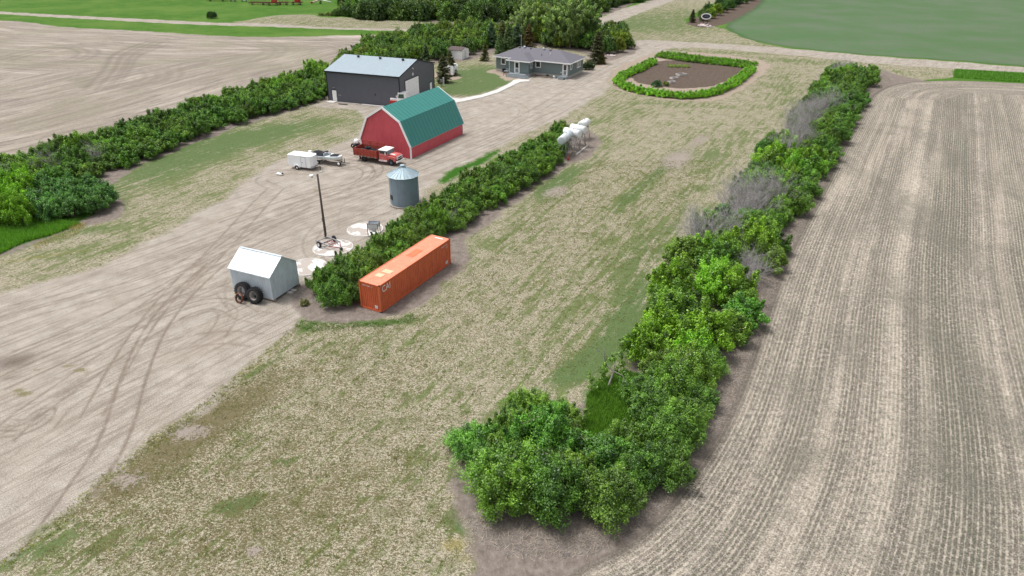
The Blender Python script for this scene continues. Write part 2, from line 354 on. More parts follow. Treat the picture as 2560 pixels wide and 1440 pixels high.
for k in range(95):   # faint scattered passes along the traffic direction
    t = rng.random(); c0 = P(*[(60+t*900, 1150-t*650)][0])[:2]+rng.normal(0, 7, 2); a = math.radians(rng.normal(58, 14)); L = rng.uniform(6, 30); cv = rng.normal(0, .02)
    s = np.linspace(-L/2, L/2, 7); c = np.stack([c0[0]+np.cos(a+cv*s)*s, c0[1]+np.sin(a+cv*s)*s], 1)
    d = line_dist(xi, yi, c, 1.2); acc = np.maximum(acc, rng.uniform(.15, .42)*np.exp(-(d/rng.uniform(.08, .2))**2))
TRK[ii] = np.clip(acc, 0, 1)
jj = np.nonzero(SDF['tilled'] > -1)[0]; xi, yi = Xg[jj], Yg[jj]; acc = np.zeros(xi.shape, np.float32)
for pts, gap, st in FT:
    c = smooth_pts(P2(pts), False, 2); tg = np.gradient(c, axis=0); tg /= np.linalg.norm(tg, axis=1)[:, None]+1e-9; nn = np.stack([-tg[:, 1], tg[:, 0]], 1)
    for o_ in (-gap, 0, gap):
        d = line_dist(xi, yi, c+nn*o_*.6, 5); acc = np.maximum(acc, st*np.exp(-(d/.8)**2))
TRK[jj] = np.maximum(TRK[jj], acc)
# greener and browner patches of the lawn: (px, py, r_along, r_across, heading deg, amount)
def blobs(lst):
    o = np.zeros(Xg.shape, np.float32)
    for px, py, ra, rb, hd, am in lst:
        c = P(px, py)[:2]; dx = Xg-c[0]; dy = Yg-c[1]; m1 = (np.abs(dx) < 3*ra) & (np.abs(dy) < 3*ra)
        h = math.radians(hd); u = dx*math.cos(h)+dy*math.sin(h); v = -dx*math.sin(h)+dy*math.cos(h)
        o += np.where(m1, am*np.exp(-(u/ra)**2-(v/rb)**2), 0).astype(np.float32)
    return o
H = 62
GREEN = blobs([(380, 440, 16, 7, H, 1.0), (560, 360, 20, 7, H-20, .9), (700, 320, 15, 6, H-20, .75), (480, 500, 10, 4, H-20, .4), (870, 350, 4, 2, H-20, .6), (900, 255, 8, 4, 0, .25), (1180, 180, 12, 9, 0, 1.0), (1250, 185, 8, 10, 0, .8), (1130, 230, 6, 5, 0, .8), (1220, 215, 9, 7, 0, .8), (1180, 215, 12, 8, 0, .7), (1540, 880, 5, 2, 40, .5), (1500, 900, 4, 1.5, 40, .7), (1960, 200, 14, 5, H+8, .4), (1400, 700, 16, 2.0, H, .25), (1560, 640, 16, 3, H, .4), (1350, 850, 10, 1.5, H, .3),
               (1700, 40, 60, 26, 20, .8), (1600, 70, 30, 20, 0, .7), (1850, 110, 30, 5, -14, .35), (1760, 128, 20, 2, -14, .8), (1980, 152, 14, 4, -14, .8),
               (1590, 234, 7, 1.0, -35, 1.0), (1700, 262, 12, 2.0, -8, .8), (1560, 265, 6, 5, 0, .5), (1500, 300, 9, 4, 40, .7), (1500, 350, 5, 3, 0, .7), (1430, 430, 10, 2.2, H, 1.0), (1380, 470, 6, 2, H, .9), (1590, 480, 13, 1.4, H, .8), (1650, 430, 8, 1.4, H, .6), (1740, 360, 8, 4, H, .4), (1780, 400, 10, 3, H, .8), (1720, 480, 8, 1.5, 40, .6),
               (1560, 500, 5, 1.2, H, .6), (1860, 340, 8, 4, H, .5), (1960, 250, 18, 3.5, H+8, .6), (1650, 600, 12, 3.5, H, .6), (1600, 740, 10, 3, H, .8), (1540, 830, 7, 2, H, .8), (1440, 925, 3.0, 1.4, 40, .9), (1380, 960, 3, 2, 0, .3), (1310, 560, 10, 3, H, .4), (1200, 620, 6, 2, H, .5), (1450, 560, 9, 1.2, H, .3), (1480, 640, 9, 1, H, .3), (1300, 720, 8, 1.2, H, .25), (1420, 780, 8, 1.0, H, .3),
               (850, 805, 3.5, .6, -5, 1.0), (940, 803, 2.2, .5, 0, 1.0), (770, 818, 1.8, .8, 40, 1.0), (1020, 800, 3, .9, 10, .6), (1050, 830, 4, 1.5, 0, .35), (850, 870, 4, 1.6, 20, .4), (690, 900, 3, .5, H-10, .7), (640, 935, 2, .4, H-10, .8), (830, 990, 2, .7, 10, .5),
               (715, 1155, .7, .5, 20, 1.3), (612, 1255, 1.4, .8, 20, 1.3), (570, 1270, 1.5, .6, 20, .6), (940, 1245, 1.2, .4, 10, 1.0), (1110, 1100, 2.5, 1.2, 50, .4), (1150, 1320, .8, .5, -50, 1.2), (1110, 1290, 1.2, .8, 0, .6), (1220, 1060, 3, .8, H, .7), (1160, 1150, 3, .7, H, .7), (480, 1300, 4, 1, H-15, .3),
               (60, 1390, 3.2, .8, 45, .9), (130, 1310, 2.5, .7, 45, .7), (180, 1350, 3, 1, 45, .5), (250, 1360, 3, 1.2, 45, .4), (90, 600, 9, 1.4, H-38, .6), (200, 575, 6, .9, H-38, .5), (250, 620, 7, 2.5, H-38, .35), (120, 650, 10, 3, H-38, .4), (330, 580, 8, 3, H-38, .4), (2280, 185, 14, 3, 0, .25), (820, 62, 40, 10, 0, .35), (740, 52, 10, 6, 0, .0)])
OLIVE = blobs([(450, 1110, 6, 2.2, 55, 1.0), (520, 1060, 5, 2, 50, .9), (600, 990, 5, 2, 50, .8), (700, 960, 7, 3, 50, .5), (380, 1180, 5, 2, 50, .8), (280, 1230, 2.0, 1.5, 50, .8), (850, 1000, 10, 3, 50, .4), (650, 1150, 8, 3, 40, .5), (850, 1200, 8, 3, 40, .5), (700, 1320, 10, 4, 40, .55), (900, 1380, 8, 4, 40, .5), (450, 1380, 8, 3, 45, .45), (900, 860, 6, 2, 50, .4), (300, 1330, 6, 2, 45, .6), (1000, 950, 9, 2.5, 50, .4)])
YEL = blobs([(1135, 1362, .9, .6, 0, 1.0), (1165, 1400, 1.0, .5, 0, .5), (100, 642, 8, .5, H-38, .6), (240, 690, 8, .5, H-36, .3), (300, 434, 3, .3, 30, .5)])
BARE = blobs([(1690, 400, 6, 2.2, H, .9), (1390, 480, 3.0, 1.5, H, .9), (1750, 350, 5, 1.5, H, .6), (1640, 690, 20, .5, H, .0), (475, 1080, 1.6, 1.0, 0, .9), (320, 1200, 1.5, .8, 0, .7), (640, 1378, .6, .5, 0, .7), (1800, 395, 4, 2, H, .3)])
STAIN = blobs([(30, 905, 2.3, 1.6, 20, 1.0), (30, 945, 1.2, .5, 20, .6), (400, 700, 3, 1.5, H, .3), (900, 520, 5, 2, 20, .45), (860, 560, 3, 2, 20, .4), (1200, 330, 5, 3, 30, .3), (390, 960, 1.2, 1.0, 0, .35), (600, 870, 2.5, 1.2, 0, .3), (940, 430, 3, 1.5, 0, .4), (820, 760, 4, 1.2, 0, .5), (2250, 500, 34, 3, 88, 1.0), (2420, 420, 30, 3, 85, .7), (2330, 1130, 5, 2.5, 80, .9), (2120, 850, 6, 1.5, 70, .8), (2010, 1150, 5, 1.5, 60, .7), (2300, 800, 14, 2, 85, .7), (1980, 860, 12, 1.2, 72, .6), (2480, 1000, 10, 2, 85, .6), (700, 600, 5, 2, 30, .3), (720, 425, 3.0, .8, 0, .6)])
WGR = blobs([(200, 925, .8, .4, 10, .9), (170, 915, .8, .3, 10, .8), (60, 985, .9, .45, 10, .9), (45, 975, .6, .3, 10, .8), (90, 925, .5, .25, 10, .7), (135, 945, .4, .2, 0, .6), (218, 932, .4, .25, 0, .5), (790, 475, .8, .3, 0, .9)])
# gentle relief: spoil mound in the far field, ditch, shallow ruts
ZG = 1.6*blobs([(735, 52, 16, 12, 10, 1.0)])-.035*TRK*(SDF['tilled'] < -1)-.25*blobs([(400, 68, 90, 3.0, -4, .0)])
order = [('lawn', 'lawn'), ('gravel', 'gravel_yard'), ('dusty', 'dusty_path'), ('soil', 'bare_soil'), ('garden', 'garden_soil'), ('tilled', 'tilled_field'), ('crop', 'crop_field'), ('stubble', 'stubble_field'), ('tallgrass', 'tall_grass')]
CLS = np.zeros(Xg.shape, np.int16)
for i, (k, nm) in enumerate(order): CLS[SDF[k] > 0] = i+1

# --- the one ground material
t = NT('ground_cover'); pos = t.pos()
nf = t.noise(9.0, pos, 3, .65); nf2 = t.noise(24.0, pos, 2, .6); nm = t.noise(1.6, pos, 4, .6); nb = t.noise(.22, pos, 3, .6); nbb = t.noise(.05, pos, 3, .5)
vor = t.noise(5.6, t.scalev(pos, (1, 1.35, 1), .3), 4, .75, .6)
streak = t.noise(1.0, t.scalev(t.scalev(pos, (1, 1, 1), -math.radians(H)), (.16, 1.5, 1)), 4, .65)
A = {k: t.attr(k) for k in ('sd_lawn', 'sd_gravel', 'sd_dusty', 'sd_soil', 'sd_garden', 'sd_tilled', 'sd_crop', 'sd_stubble', 'sd_tallgrass', 'row', 'rows', 'track', 'green', 'olive', 'yel', 'bare', 'stain', 'wgr', 'band')}
# pasture
c = t.mix(t.step(nb, .35, .65), (.085, .19, .028), (.135, .235, .045)); c = t.mix(t.step(nm, .4, .75), c, (.06, .15, .022)); c = t.mix(t.mul(t.step(nbb, .45, .65), .55), c, (.17, .25, .07)); c = t.mix(t.mul(t.step(nf, .6, .75), .35), c, (.3, .34, .18))
# lawn
straw = t.mix(t.step(nf2, .4, .6), (.33, .29, .21), (.56, .51, .40))
thatch_shade = t.mix(t.step(nf, .4, .6), (.135, .125, .065), (.28, .245, .155))  # brown thatch with the tufts' shadow sides painted in as dark specks
lc = t.mix(t.step(t.add(vor, t.mul(t.add(nf2, -.5), .5)), .45, .56), thatch_shade, straw)
lc = t.mix(t.mul(t.step(t.noise(.35, pos, 4, .7), .5, .66), .35), lc, (.40, .35, .275))
lc = t.mix(t.mul(t.step(t.add(t.noise(.55, pos, 4, .75), t.mul(t.add(nf, -.5), .5)), .5, .62), .5), lc, (.15, .17, .06))
gsp = t.add(t.add(t.add(t.mul(A['green'], .40), .015), t.mul(t.add(nb, -.5), .8)), t.add(t.mul(t.add(streak, -.5), 1.8), t.add(t.mul(t.add(t.noise(1.3, pos, 5, .8), -.5), 1.3), t.mul(t.add(nf, -.5), 1.2))))
gcol = t.mix(t.step(nf, .35, .7), (.115, .16, .04), (.21, .255, .085)); gcol = t.mix(t.step(A['green'], .6, 1.2), gcol, t.mix(t.step(nf, .35, .7), (.075, .15, .03), (.14, .225, .06)))
lc = t.mix(t.mul(t.step(gsp, .14, .30), .88), lc, gcol)
osp = t.add(t.add(t.add(t.mul(A['olive'], .27), t.mul(t.add(t.noise(.9, pos, 5, .8), -.5), 1.1)), t.mul(t.add(nf, -.5), 1.0)), t.mul(t.add(vor, -.5), -1.6))
lc = t.mix(t.mul(t.step(osp, .1, .4), .8), lc, t.mix(t.step(nf2, .3, .7), (.12, .10, .035), (.2, .165, .07)))
tuft = t.step(t.add(t.noise(2.6, pos, 2, .5), t.mul(nf, .16)), .7, .76); lc = t.mix(t.mul(tuft, .8), lc, (.10, .13, .035))
lc = t.mix(t.mul(t.step(t.add(A['yel'], t.mul(t.add(nf, -.5), 2.6)), .35, .8), .6), lc, (.30, .25, .05))
lc = t.mix(t.mul(t.step(t.add(A['bare'], t.add(t.mul(t.add(vor, -.5), 2.0), t.mul(t.add(nm, -.5), 1.6))), .35, .6), .9), lc, (.34, .29, .255))
edge = t.mad(t.add(nf, -.5), 1.6, t.mul(t.add(nm, -.5), 2.2))
def lay(base, key, col, soft=.25, amp=1.0):
    f = t.step(t.add(A[key], t.mul(edge, amp)), -soft, soft); return t.mix(f, base, col)
lc = t.sat(lc, .80, 1.02)
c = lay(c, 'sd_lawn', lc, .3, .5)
# gravel
gv = t.mix(t.step(t.noise(.5, pos, 4, .65), .35, .65), (.335, .295, .24), (.47, .425, .362))
peb = t.noise(11, pos, 4, .9); gv = t.mix(t.mul(t.step(peb, .50, .57), .5), gv, (.68, .65, .62)); gv = t.mix(t.mul(t.step(peb, .49, .42), .5), gv, (.24, .20, .17))
dr_ = t.noise(1, t.scalev(t.scalev(pos, (1, 1, 1), -math.radians(55)), (.09, 1.9, 1)), 3, .7); gv = t.mix(t.mul(t.step(dr_, .5, .62), .45), gv, (.27, .225, .185)); dr2 = t.noise(1, t.scalev(t.scalev(pos, (1, 1, 1), -math.radians(50)), (.05, 5.0, 1)), 3, .75); gv = t.mix(t.mul(t.step(dr2, .56, .62), .5), gv, (.24, .195, .155))
gv = t.mix(t.mul(t.step(t.noise(.16, pos, 3, .6), .5, .7), .3), gv, (.37, .31, .255))
trk = t.mul(A['track'], t.mad(t.noise(.8, pos, 4, .7), 2.2, -.35)); gv = t.mix(t.mul(t.step(trk, .05, .7), .75), gv, (.235, .19, .15))
gv = t.mix(t.step(t.add(A['stain'], t.mul(t.add(nf, -.5), 1.6)), .35, 1.3), gv, (.16, .12, .095))
gv = t.mix(t.step(t.add(A['wgr'], t.mul(t.add(nf, -.5), 2.0)), .45, .8), gv, (.24, .22, .11))
gv = t.mix(t.mul(t.step(t.add(t.noise(3.1, pos, 3, .7), 0), .68, .74), .6), gv, (.2, .165, .13))
gv = t.sat(gv, .85, .95)
c = lay(c, 'sd_gravel', gv, .45, .8)
du = t.mix(t.step(nm, .35, .65), (.33, .275, .225), (.42, .36, .31)); c = lay(c, 'sd_dusty', du, .3, .35)
so_ = t.mix(t.step(nm, .3, .7), (.19, .155, .13), (.31, .265, .235)); so_ = t.mix(t.mul(t.step(t.noise(6, t.scalev(pos, (1, .4, 1), .5), 4, .8), .52, .66), .5), so_, (.42, .35, .28)); so_ = t.mix(t.mul(t.step(nf, .58, .7), .4), so_, (.12, .095, .08))
so_ = t.sat(so_, .8, 1.0)
c = lay(c, 'sd_soil', so_, .3, .45)
grow = t.noise(1, t.scalev(t.scalev(pos, (1, 1, 1), -.9), (.3, 3.2, 1)), 3, .6)
ga = t.mix(t.step(nm, .3, .7), (.135, .105, .085), (.2, .165, .14)); ga = t.mix(t.mul(t.step(grow, .45, .65), .4), ga, (.1, .078, .062)); c = lay(c, 'sd_garden', ga, .15, .12)
# tilled field
rv = t.comb(A['row'], t.mul(A['rows'], .10), 0); r1 = t.noise(.8, rv, 5, .78); r2 = t.noise(.28, t.comb(A['row'], t.mul(A['rows'], .12), 3.0), 3, .6)
sw = t.noise(.035, pos, 3, .5, 1.5)
ti = t.mix(t.step(nf, .35, .65), (.29, .245, .20), (.50, .44, .375)); ti = t.mix(t.mul(t.step(r1, .50, .58), .6), ti, (.20, .168, .14)); ti = t.mix(t.mul(t.step(r2, .46, .62), .5), ti, (.30, .25, .205)); ti = t.mix(t.mul(t.step(r2, .46, .32), .5), ti, (.60, .53, .455))
ti = t.mix(t.mul(t.step(sw, .46, .56), .5), ti, (.31, .285, .20)); ti = t.mix(t.mul(t.step(nm, .55, .7), .35), ti, (.62, .56, .5))
ti = t.mix(t.mul(A['track'], t.mul(nm, 1.1)), ti, (.21, .175, .145))
ti = t.sat(ti, .78, .93)
c = lay(c, 'sd_tilled', ti, .4, .6)
# young crop
cr = t.mix(t.step(nbb, .4, .62), (.13, .225, .105), (.175, .235, .15)); rw = t.noise(.45, t.comb(A['row'], t.mul(A['rows'], .0), t.mul(nb, .25)), 5, .8)
cr = t.mix(t.mul(t.step(rw, .49, .58), .6), cr, (.19, .205, .145)); cr = t.mix(t.mul(t.step(nb, .45, .68), .45), cr, (.11, .24, .085)); cr = t.mix(t.mul(t.step(nf, .5, .7), .3), cr, (.2, .24, .16))
cr = t.mix(t.mul(t.step(A['sd_crop'], 2.5, 0), .5), cr, (.05, .13, .03)); cr = t.sat(cr, .92, .88)
c = lay(c, 'sd_crop', cr, .4, .5)
# stubble rows
wob = t.mul(t.add(t.noise(.9, t.comb(t.mul(A['row'], .2), A['rows'], 0), 2), -.5), .05)
saw = t.math('FRACT', t.mul(t.add(A['row'], wob), 1/.305)); line = t.math('SUBTRACT', 1.0, t.math('ABSOLUTE', t.mad(saw, 2, -1)))
chaff = t.noise(1.0, t.comb(t.mul(A['row'], .42), t.mul(A['rows'], .025), 0), 4, .62); brk = t.noise(4.0, t.comb(t.mul(A['row'], .8), t.mul(A['rows'], .6), 7), 4, .8)
rowid = t.n('ShaderNodeTexWhiteNoise', noise_dimensions='1D'); t.put(rowid.inputs['W'], t.math('FLOOR', t.mul(t.add(A['row'], wob), 1/.305)))
fx = t.noise(7.5, t.scalev(pos, (1, 1.25, 1), .3), 4, .85); strw = t.mix(t.step(fx, .42, .56), (.30, .25, .19), (.62, .55, .45)); base = t.mix(t.step(fx, .44, .58), (.115, .10, .082), (.30, .265, .22))
base = t.mix(t.mul(t.step(chaff, .50, .62), .6), base, t.mix(t.step(fx, .43, .57), (.25, .215, .17), (.60, .535, .44)))
flk = t.noise(11, t.scalev(pos, (1, 1, 1), .4), 3, .9, .8); base = t.mix(t.mul(t.step(flk, .54, .60), .6), base, (.58, .53, .46))
lin = t.mul(t.step(t.add(line, t.add(t.mul(t.add(brk, -.5), 1.7), t.mul(t.add(rowid.outputs[0], -.5), .35))), .55, .9), .68)
st = t.mix(lin, base, strw); bn_ = t.mad(t.add(t.noise(1.1, pos, 4, .75), -.5), 1.3, A['band']); st = t.mix(t.mul(t.step(bn_, .15, .9), .6), st, t.mix(t.step(fx, .4, .56), (.36, .31, .25), (.70, .62, .52))); st = t.mix(t.mul(t.step(bn_, -.15, -.9), .55), st, t.mix(lin, t.mix(t.step(fx, .42, .58), (.09, .088, .068), (.22, .21, .165)), (.42, .38, .31))); cl = t.noise(2.4, pos, 5, .85); st = t.mix(t.mul(t.step(cl, .53, .60), .55), st, (.13, .115, .095)); st = t.mix(t.mul(t.step(cl, .46, .40), .45), st, (.60, .55, .47))
gse = t.mul(t.step(line, .5, .25), t.step(t.noise(6.5, pos, 2, .7), .56, .64)); st = t.mix(t.mul(gse, t.step(chaff, .62, .4)), st, (.075, .15, .045))
st = t.mix(t.mul(t.step(t.add(t.mul(A['stain'], .22), t.noise(.16, pos, 4, .7, .8)), .5, .72), .5), st, t.mix(t.step(fx, .42, .58), (.115, .11, .085), (.26, .245, .2))); st = t.mix(t.mul(t.step(t.noise(.4, t.comb(A['row'], t.mul(A['rows'], .03), 9), 4, .7), .55, .75), .4), st, t.mix(t.step(fx, .4, .55), (.36, .30, .24), (.68, .59, .48)))
st = t.mix(t.mul(t.step(A['sd_stubble'], .9, .1), .7), st, (.15, .125, .105))
st = t.sat(st, .82, 1.02)
c = lay(c, 'sd_stubble', st, .15, .2)
tg_ = t.mix(t.step(nf, .3, .7), (.035, .11, .012), (.085, .205, .03)); tg_ = t.mix(t.mul(t.step(nf2, .6, .75), .3), tg_, (.2, .26, .08)); c = lay(c, 'sd_tallgrass', tg_, .45, .9)
gm = t.n('ShaderNodeGamma'); t.put(gm.inputs[0], c); gm.inputs[1].default_value = 1.27; c = gm.outputs[0]
hgt = t.add(t.mul(vor, .5), t.add(t.mul(nf, .6), t.mul(peb, .25)))
M_GROUND = t.bsdf(c, .95, 0, t.bump(hgt, .55, .09), .1)
VID = np.arange(NX*NY, dtype=np.int32).reshape(NY, NX)
Q = np.stack([VID[:-1, :-1], VID[:-1, 1:], VID[1:, 1:], VID[1:, :-1]], -1).reshape(-1, 4)
qc = CLS[Q[:, 0]]
VAL = {'sd_'+k: np.clip(v, -5, 5) for k, v in SDF.items()}
VAL.update(row=ROW, rows=ROWS, track=TRK, green=GREEN, olive=OLIVE, yel=YEL, bare=BARE, stain=STAIN, band=BAND, wgr=WGR)
V3 = np.stack([Xg, Yg, ZG], 1)
for i, nm_ in enumerate(['pasture']+[o[1] for o in order]):
    f = Q[qc == i]
    if nm_ == 'gravel_yard': yc = Yg[f[:, 0]]; far = (yc > 172) | ((Xg[f[:, 0]] > 38)); parts = [('gravel_yard', f[~far]), ('road', f[far])]
    else: parts = [(nm_, f)]
    for pn, ff in parts:
        if not len(ff): continue
        u, inv = np.unique(ff.ravel(), return_inverse=True)
        me = npmesh(pn, V3[u], inv.reshape(-1, 4), [M_GROUND], {k: v[u] for k, v in VAL.items()}, True)
        o = bpy.data.objects.new(pn, me); COL.objects.link(o); tag(o, kind='structure')
# surrounding land beyond the detailed sheet
mb = MB(); hw = lambda y: 18+.77*y
a, b = (-hw(21), 21), (hw(21), 21); cc_, d_ = (hw(430), 430), (-hw(430), 430); S = 2500
for q in ([(-S, -S), (S, -S), b, a], [(S, -S), (S, S), cc_, b], [(S, S), (-S, S), d_, cc_], [(-S, S), (-S, -S), a, d_]): mb.poly([(x, y, 0) for x, y in q])
tag(mb.build('ground', mat('outer_grass', (.11, .17, .05), .95, 0, .3, .02)), kind='structure')
# ------------------------------------------------------------------ plants
def foliage_mat():
    t = NT('foliage'); oi = t.n('ShaderNodeObjectInfo'); a = t.attr('tint')
    c = t.mix(a, (.42, .46, .40), (2.55, 2.4, 1.3)); col = t.mix(1.0, oi.outputs['Color'], c, 'MULTIPLY')
    col = t.mix(t.mul(oi.outputs['Random'], .2), col, t.mix(1.0, col, (1.25, 1.15, .9), 'MULTIPLY'))
    d = t.n('ShaderNodeBsdfDiffuse'); t.put(d.inputs[0], col); tr = t.n('ShaderNodeBsdfTranslucent'); t.put(tr.inputs[0], t.mix(1.0, col, (1.1, 1.3, .6), 'MULTIPLY'))
    g = t.n('ShaderNodeBsdfGlossy'); g.inputs['Roughness'].default_value = .45; g.inputs[0].default_value = (.9, .95, 1, 1)
    m1 = t.n('ShaderNodeMixShader'); m1.inputs[0].default_value = .25; t.put(m1.inputs[1], d.outputs[0]); t.put(m1.inputs[2], tr.outputs[0])
    m2 = t.n('ShaderNodeMixShader'); m2.inputs[0].default_value = .035; t.put(m2.inputs[1], m1.outputs[0]); t.put(m2.inputs[2], g.outputs[0])
    t.t.links.new(m2.outputs[0], t.out.inputs[0]); return t.m
M_FOL = foliage_mat()
M_BARK = mat('bark', (.17, .135, .105), .9, 0, .3, 6)
M_TWIG = mat('grey_twigs', (.36, .34, .335), .9, 0, .3, 4)
rng = np.random.default_rng(11)

def leaves(pc, nrm, size, r, ratio=1.7, jitter=.9, tint=None):
    """one bent leaf-sized face per point; returns v, f, tint"""
    n = len(pc)
    nn = nrm+r.normal(0, jitter, (n, 3)); nn /= np.linalg.norm(nn, axis=1)[:, None]+1e-9
    a = np.cross(nn, r.normal(0, 1, (n, 3))); a /= np.linalg.norm(a, axis=1)[:, None]+1e-9
    b = np.cross(nn, a); s = (size*r.uniform(.6, 1.35, n))[:, None]
    p0 = pc-a*s*ratio/2; p2 = pc+a*s*ratio/2; p1 = pc+b*s*.5+nn*s*.12; p3 = pc-b*s*.5+nn*s*.12
    v = np.stack([p0, p1, p2, p3], 1).reshape(-1, 3); f = np.arange(4*n).reshape(-1, 4)
    return v, f, np.repeat(tint if tint is not None else r.uniform(.2, .8, n), 4)
def crown_mesh(name, clumps, rad, per, size, r, squash=(1, 1, 1), up=.5):
    """clumps (N,3) centres; leaves fill the outer part of each clump"""
    N = len(clumps); ct = np.clip(r.normal(.45, .2, N), .05, 1)
    ctr = clumps.mean(0)*np.array([1, 1, .7])
    k = np.repeat(np.arange(N), per); n = len(k)
    d = r.normal(0, 1, (n, 3)); d /= np.linalg.norm(d, axis=1)[:, None]
    rr = r.uniform(.35, 1.0, n)**.6*rad[k]*r.uniform(.8, 1.15, n)
    out = clumps[k]-ctr; out /= np.linalg.norm(out, axis=1)[:, None]+1e-9
    p = clumps[k]+d*rr[:, None]*np.array(squash)+out*(r.random(n)**3*rad[k]*.7)[:, None]
    p[:, 2] = np.maximum(p[:, 2], .03)
    v, f, ti = leaves(p, d*.8+np.array([0, 0, up]), size, r, tint=np.clip(ct[k]+r.normal(0, .12, n), 0, 1))
    return npmesh(name, v, f, [M_FOL], {'tint': ti})
def branch_mesh(name, segs, material=None):
    v = []; f = []
    for a, b, r0, r1 in segs:
        a = np.array(a, float); b = np.array(b, float); d = b-a; L = np.linalg.norm(d)
        if L < 1e-5: continue
        d /= L; x = np.cross(d, [.3, .9, .2]); x /= np.linalg.norm(x)+1e-9; y = np.cross(d, x); o = len(v); n = 5 if r0 > .02 else 3
        for c, rr in ((a, r0), (b, r1)):
            for i in range(n):
                t = 2*math.pi*i/n; v.append(c+rr*(x*math.cos(t)+y*math.sin(t)))
        for i in range(n): f.append((o+i, o+(i+1) % n, o+n+(i+1) % n, o+n+i))
    return npmesh(name, np.array(v), np.array(f), [material or M_BARK])
def twiggy(r, base, tgt, levels, r0, wig=.3, kids=3, out=None):
    """recursive limb"""
    if out is None: out = []
    base = np.array(base, float); tgt = np.array(tgt, float); L = np.linalg.norm(tgt-base)
    mid = (base+tgt)/2+r.normal(0, wig*L*.25, 3)
    out.append((base, mid, r0, r0*.75)); out.append((mid, tgt, r0*.75, r0*.45))
    if levels > 0:
        for k in range(kids):
            s = base+(tgt-base)*r.uniform(.35, 1.0); d = (tgt-base)/L+r.normal(0, .55, 3); d /= np.linalg.norm(d)
            twiggy(r, s, s+d*L*r.uniform(.4, .65), levels-1, r0*.5, wig, kids, out)
    return out

PROTO = {}
def shrub_proto(seed, rx=1.7, h=3.0, ncl=70, per=95, size=.13, shoots=10, nm='shrub', low=.3):
    r = np.random.default_rng(seed)
    th = r.uniform(0, 2*math.pi, ncl); cz = r.uniform(-.15, 1, ncl); q = np.sqrt(np.maximum(0, 1-np.clip(cz, 0, 1)**2))
    bul = 1+.18*np.sin(th*3+seed)+.12*np.sin(th*5+seed*2)+r.normal(0, .17, ncl)
    rad_ = r.uniform(.5, 1, ncl)**.4
    c = np.stack([np.cos(th)*q*rx*bul*rad_*.85, np.sin(th)*q*rx*bul*rad_*.85, low*h+cz*h*(.85-low)*bul*rad_], 1)
    c[:, 2] = np.maximum(c[:, 2], .25)
    rad = r.uniform(.2, .5, ncl)*rx/1.7
    for k in range(shoots):
        j = r.integers(ncl); d = c[j]*np.array([.25, .25, 0])+np.array([0, 0, 1]); d /= np.linalg.norm(d)
        if c[j, 2] > .45*h:
            for s in (.35, .6, .85): c = np.vstack([c, c[j]+d*s*rx*.42]); rad = np.append(rad, .2-.1*s)
    crown = crown_mesh(nm+'_crown', c, rad, per, size, r, (.9, .9, 1.3))
    segs = []
    for k in range(9):
        j = r.integers(len(c)); twiggy(r, (r.normal(0, .15), r.normal(0, .15), 0), c[j]*.9, 1, .035*rx/1.7, .4, 2, segs)
    return crown, branch_mesh(nm+'_stems', segs)
for k in range(6): PROTO['shrub%d' % k] = shrub_proto(100+k, 1.7, 3.0, 92, 165, .098, 12)
for k in range(3): PROTO['fine%d' % k] = shrub_proto(140+k, 1.6, 2.9, 170, 150, .064, 24)          # nearest bushes: finer leaves
for k in range(2): PROTO['hedge%d' % k] = shrub_proto(160+k, 1.15, 1.5, 60, 60, .10, 0)
for k in range(3): PROTO['tree%d' % k] = shrub_proto(170+k, 2.6, 5.2, 110, 85, .20, 6)
for k in range(3): PROTO['belt%d' % k] = shrub_proto(180+k, 3.4, 5.0, 150, 75, .26, 8, low=.16)
def bare_proto(seed, rx=1.9, h=3.0, n=26):
    r = np.random.default_rng(seed); segs = []
    for k in range(n):
        th = r.uniform(0, 2*math.pi); cz = r.uniform(.1, 1); q = math.sqrt(1-cz*cz)*r.uniform(.6, 1)
        twiggy(r, (r.normal(0, .2), r.normal(0, .2), 0), (math.cos(th)*q*rx, math.sin(th)*q*rx, .25*h+cz*h*.7), 3, .03, .5, 3, segs)
    return None, branch_mesh('bare_branches', segs, M_TWIG)
for k in range(2): PROTO['bare%d' % k] = bare_proto(200+k)
def spruce_proto(seed, h=7.0, R=2.5, nb=190):
    r = np.random.default_rng(seed); pc = []; nr = []; ti = []; segs = [((0, 0, 0), (0, 0, h*.96), .14, .02)]
    for k in range(nb):
        z = h*(.06+.92*(k/nb)**.9); L = R*(1-z/h)**.8*r.uniform(.75, 1.12)+.08; th = r.uniform(0, 2*math.pi); dx, dy = math.cos(th), math.sin(th); dz = -.18+.45*(z/h)
        segs.append(((0, 0, z), (dx*L, dy*L, z+dz*L), .03, .008)); n = int(30+L*75); s = r.random(n)**.7; wd = (1-s)*.38*L*.6+.08
        off = r.normal(0, 1, n)*wd; ct = r.uniform(.2, .7)
        pc.append(np.stack([dx*L*s-dy*off, dy*L*s+dx*off, z+dz*L*s-np.abs(off)*.25+.1*r.normal(0, .5, n)], 1)); nr.append(np.tile([dx*.3, dy*.3, .9], (n, 1))); ti.append(np.clip(ct+.25*(s-.5)+r.normal(0, .1, n), 0, 1))
    v, f, t_ = leaves(np.vstack(pc), np.vstack(nr), .085, r, 2.6, .45, np.concatenate(ti))
    return npmesh('spruce_crown', v, f, [M_FOL], {'tint': t_}), branch_mesh('spruce_trunk', segs)
for k in range(3): PROTO['spruce%d' % k] = spruce_proto(300+k)
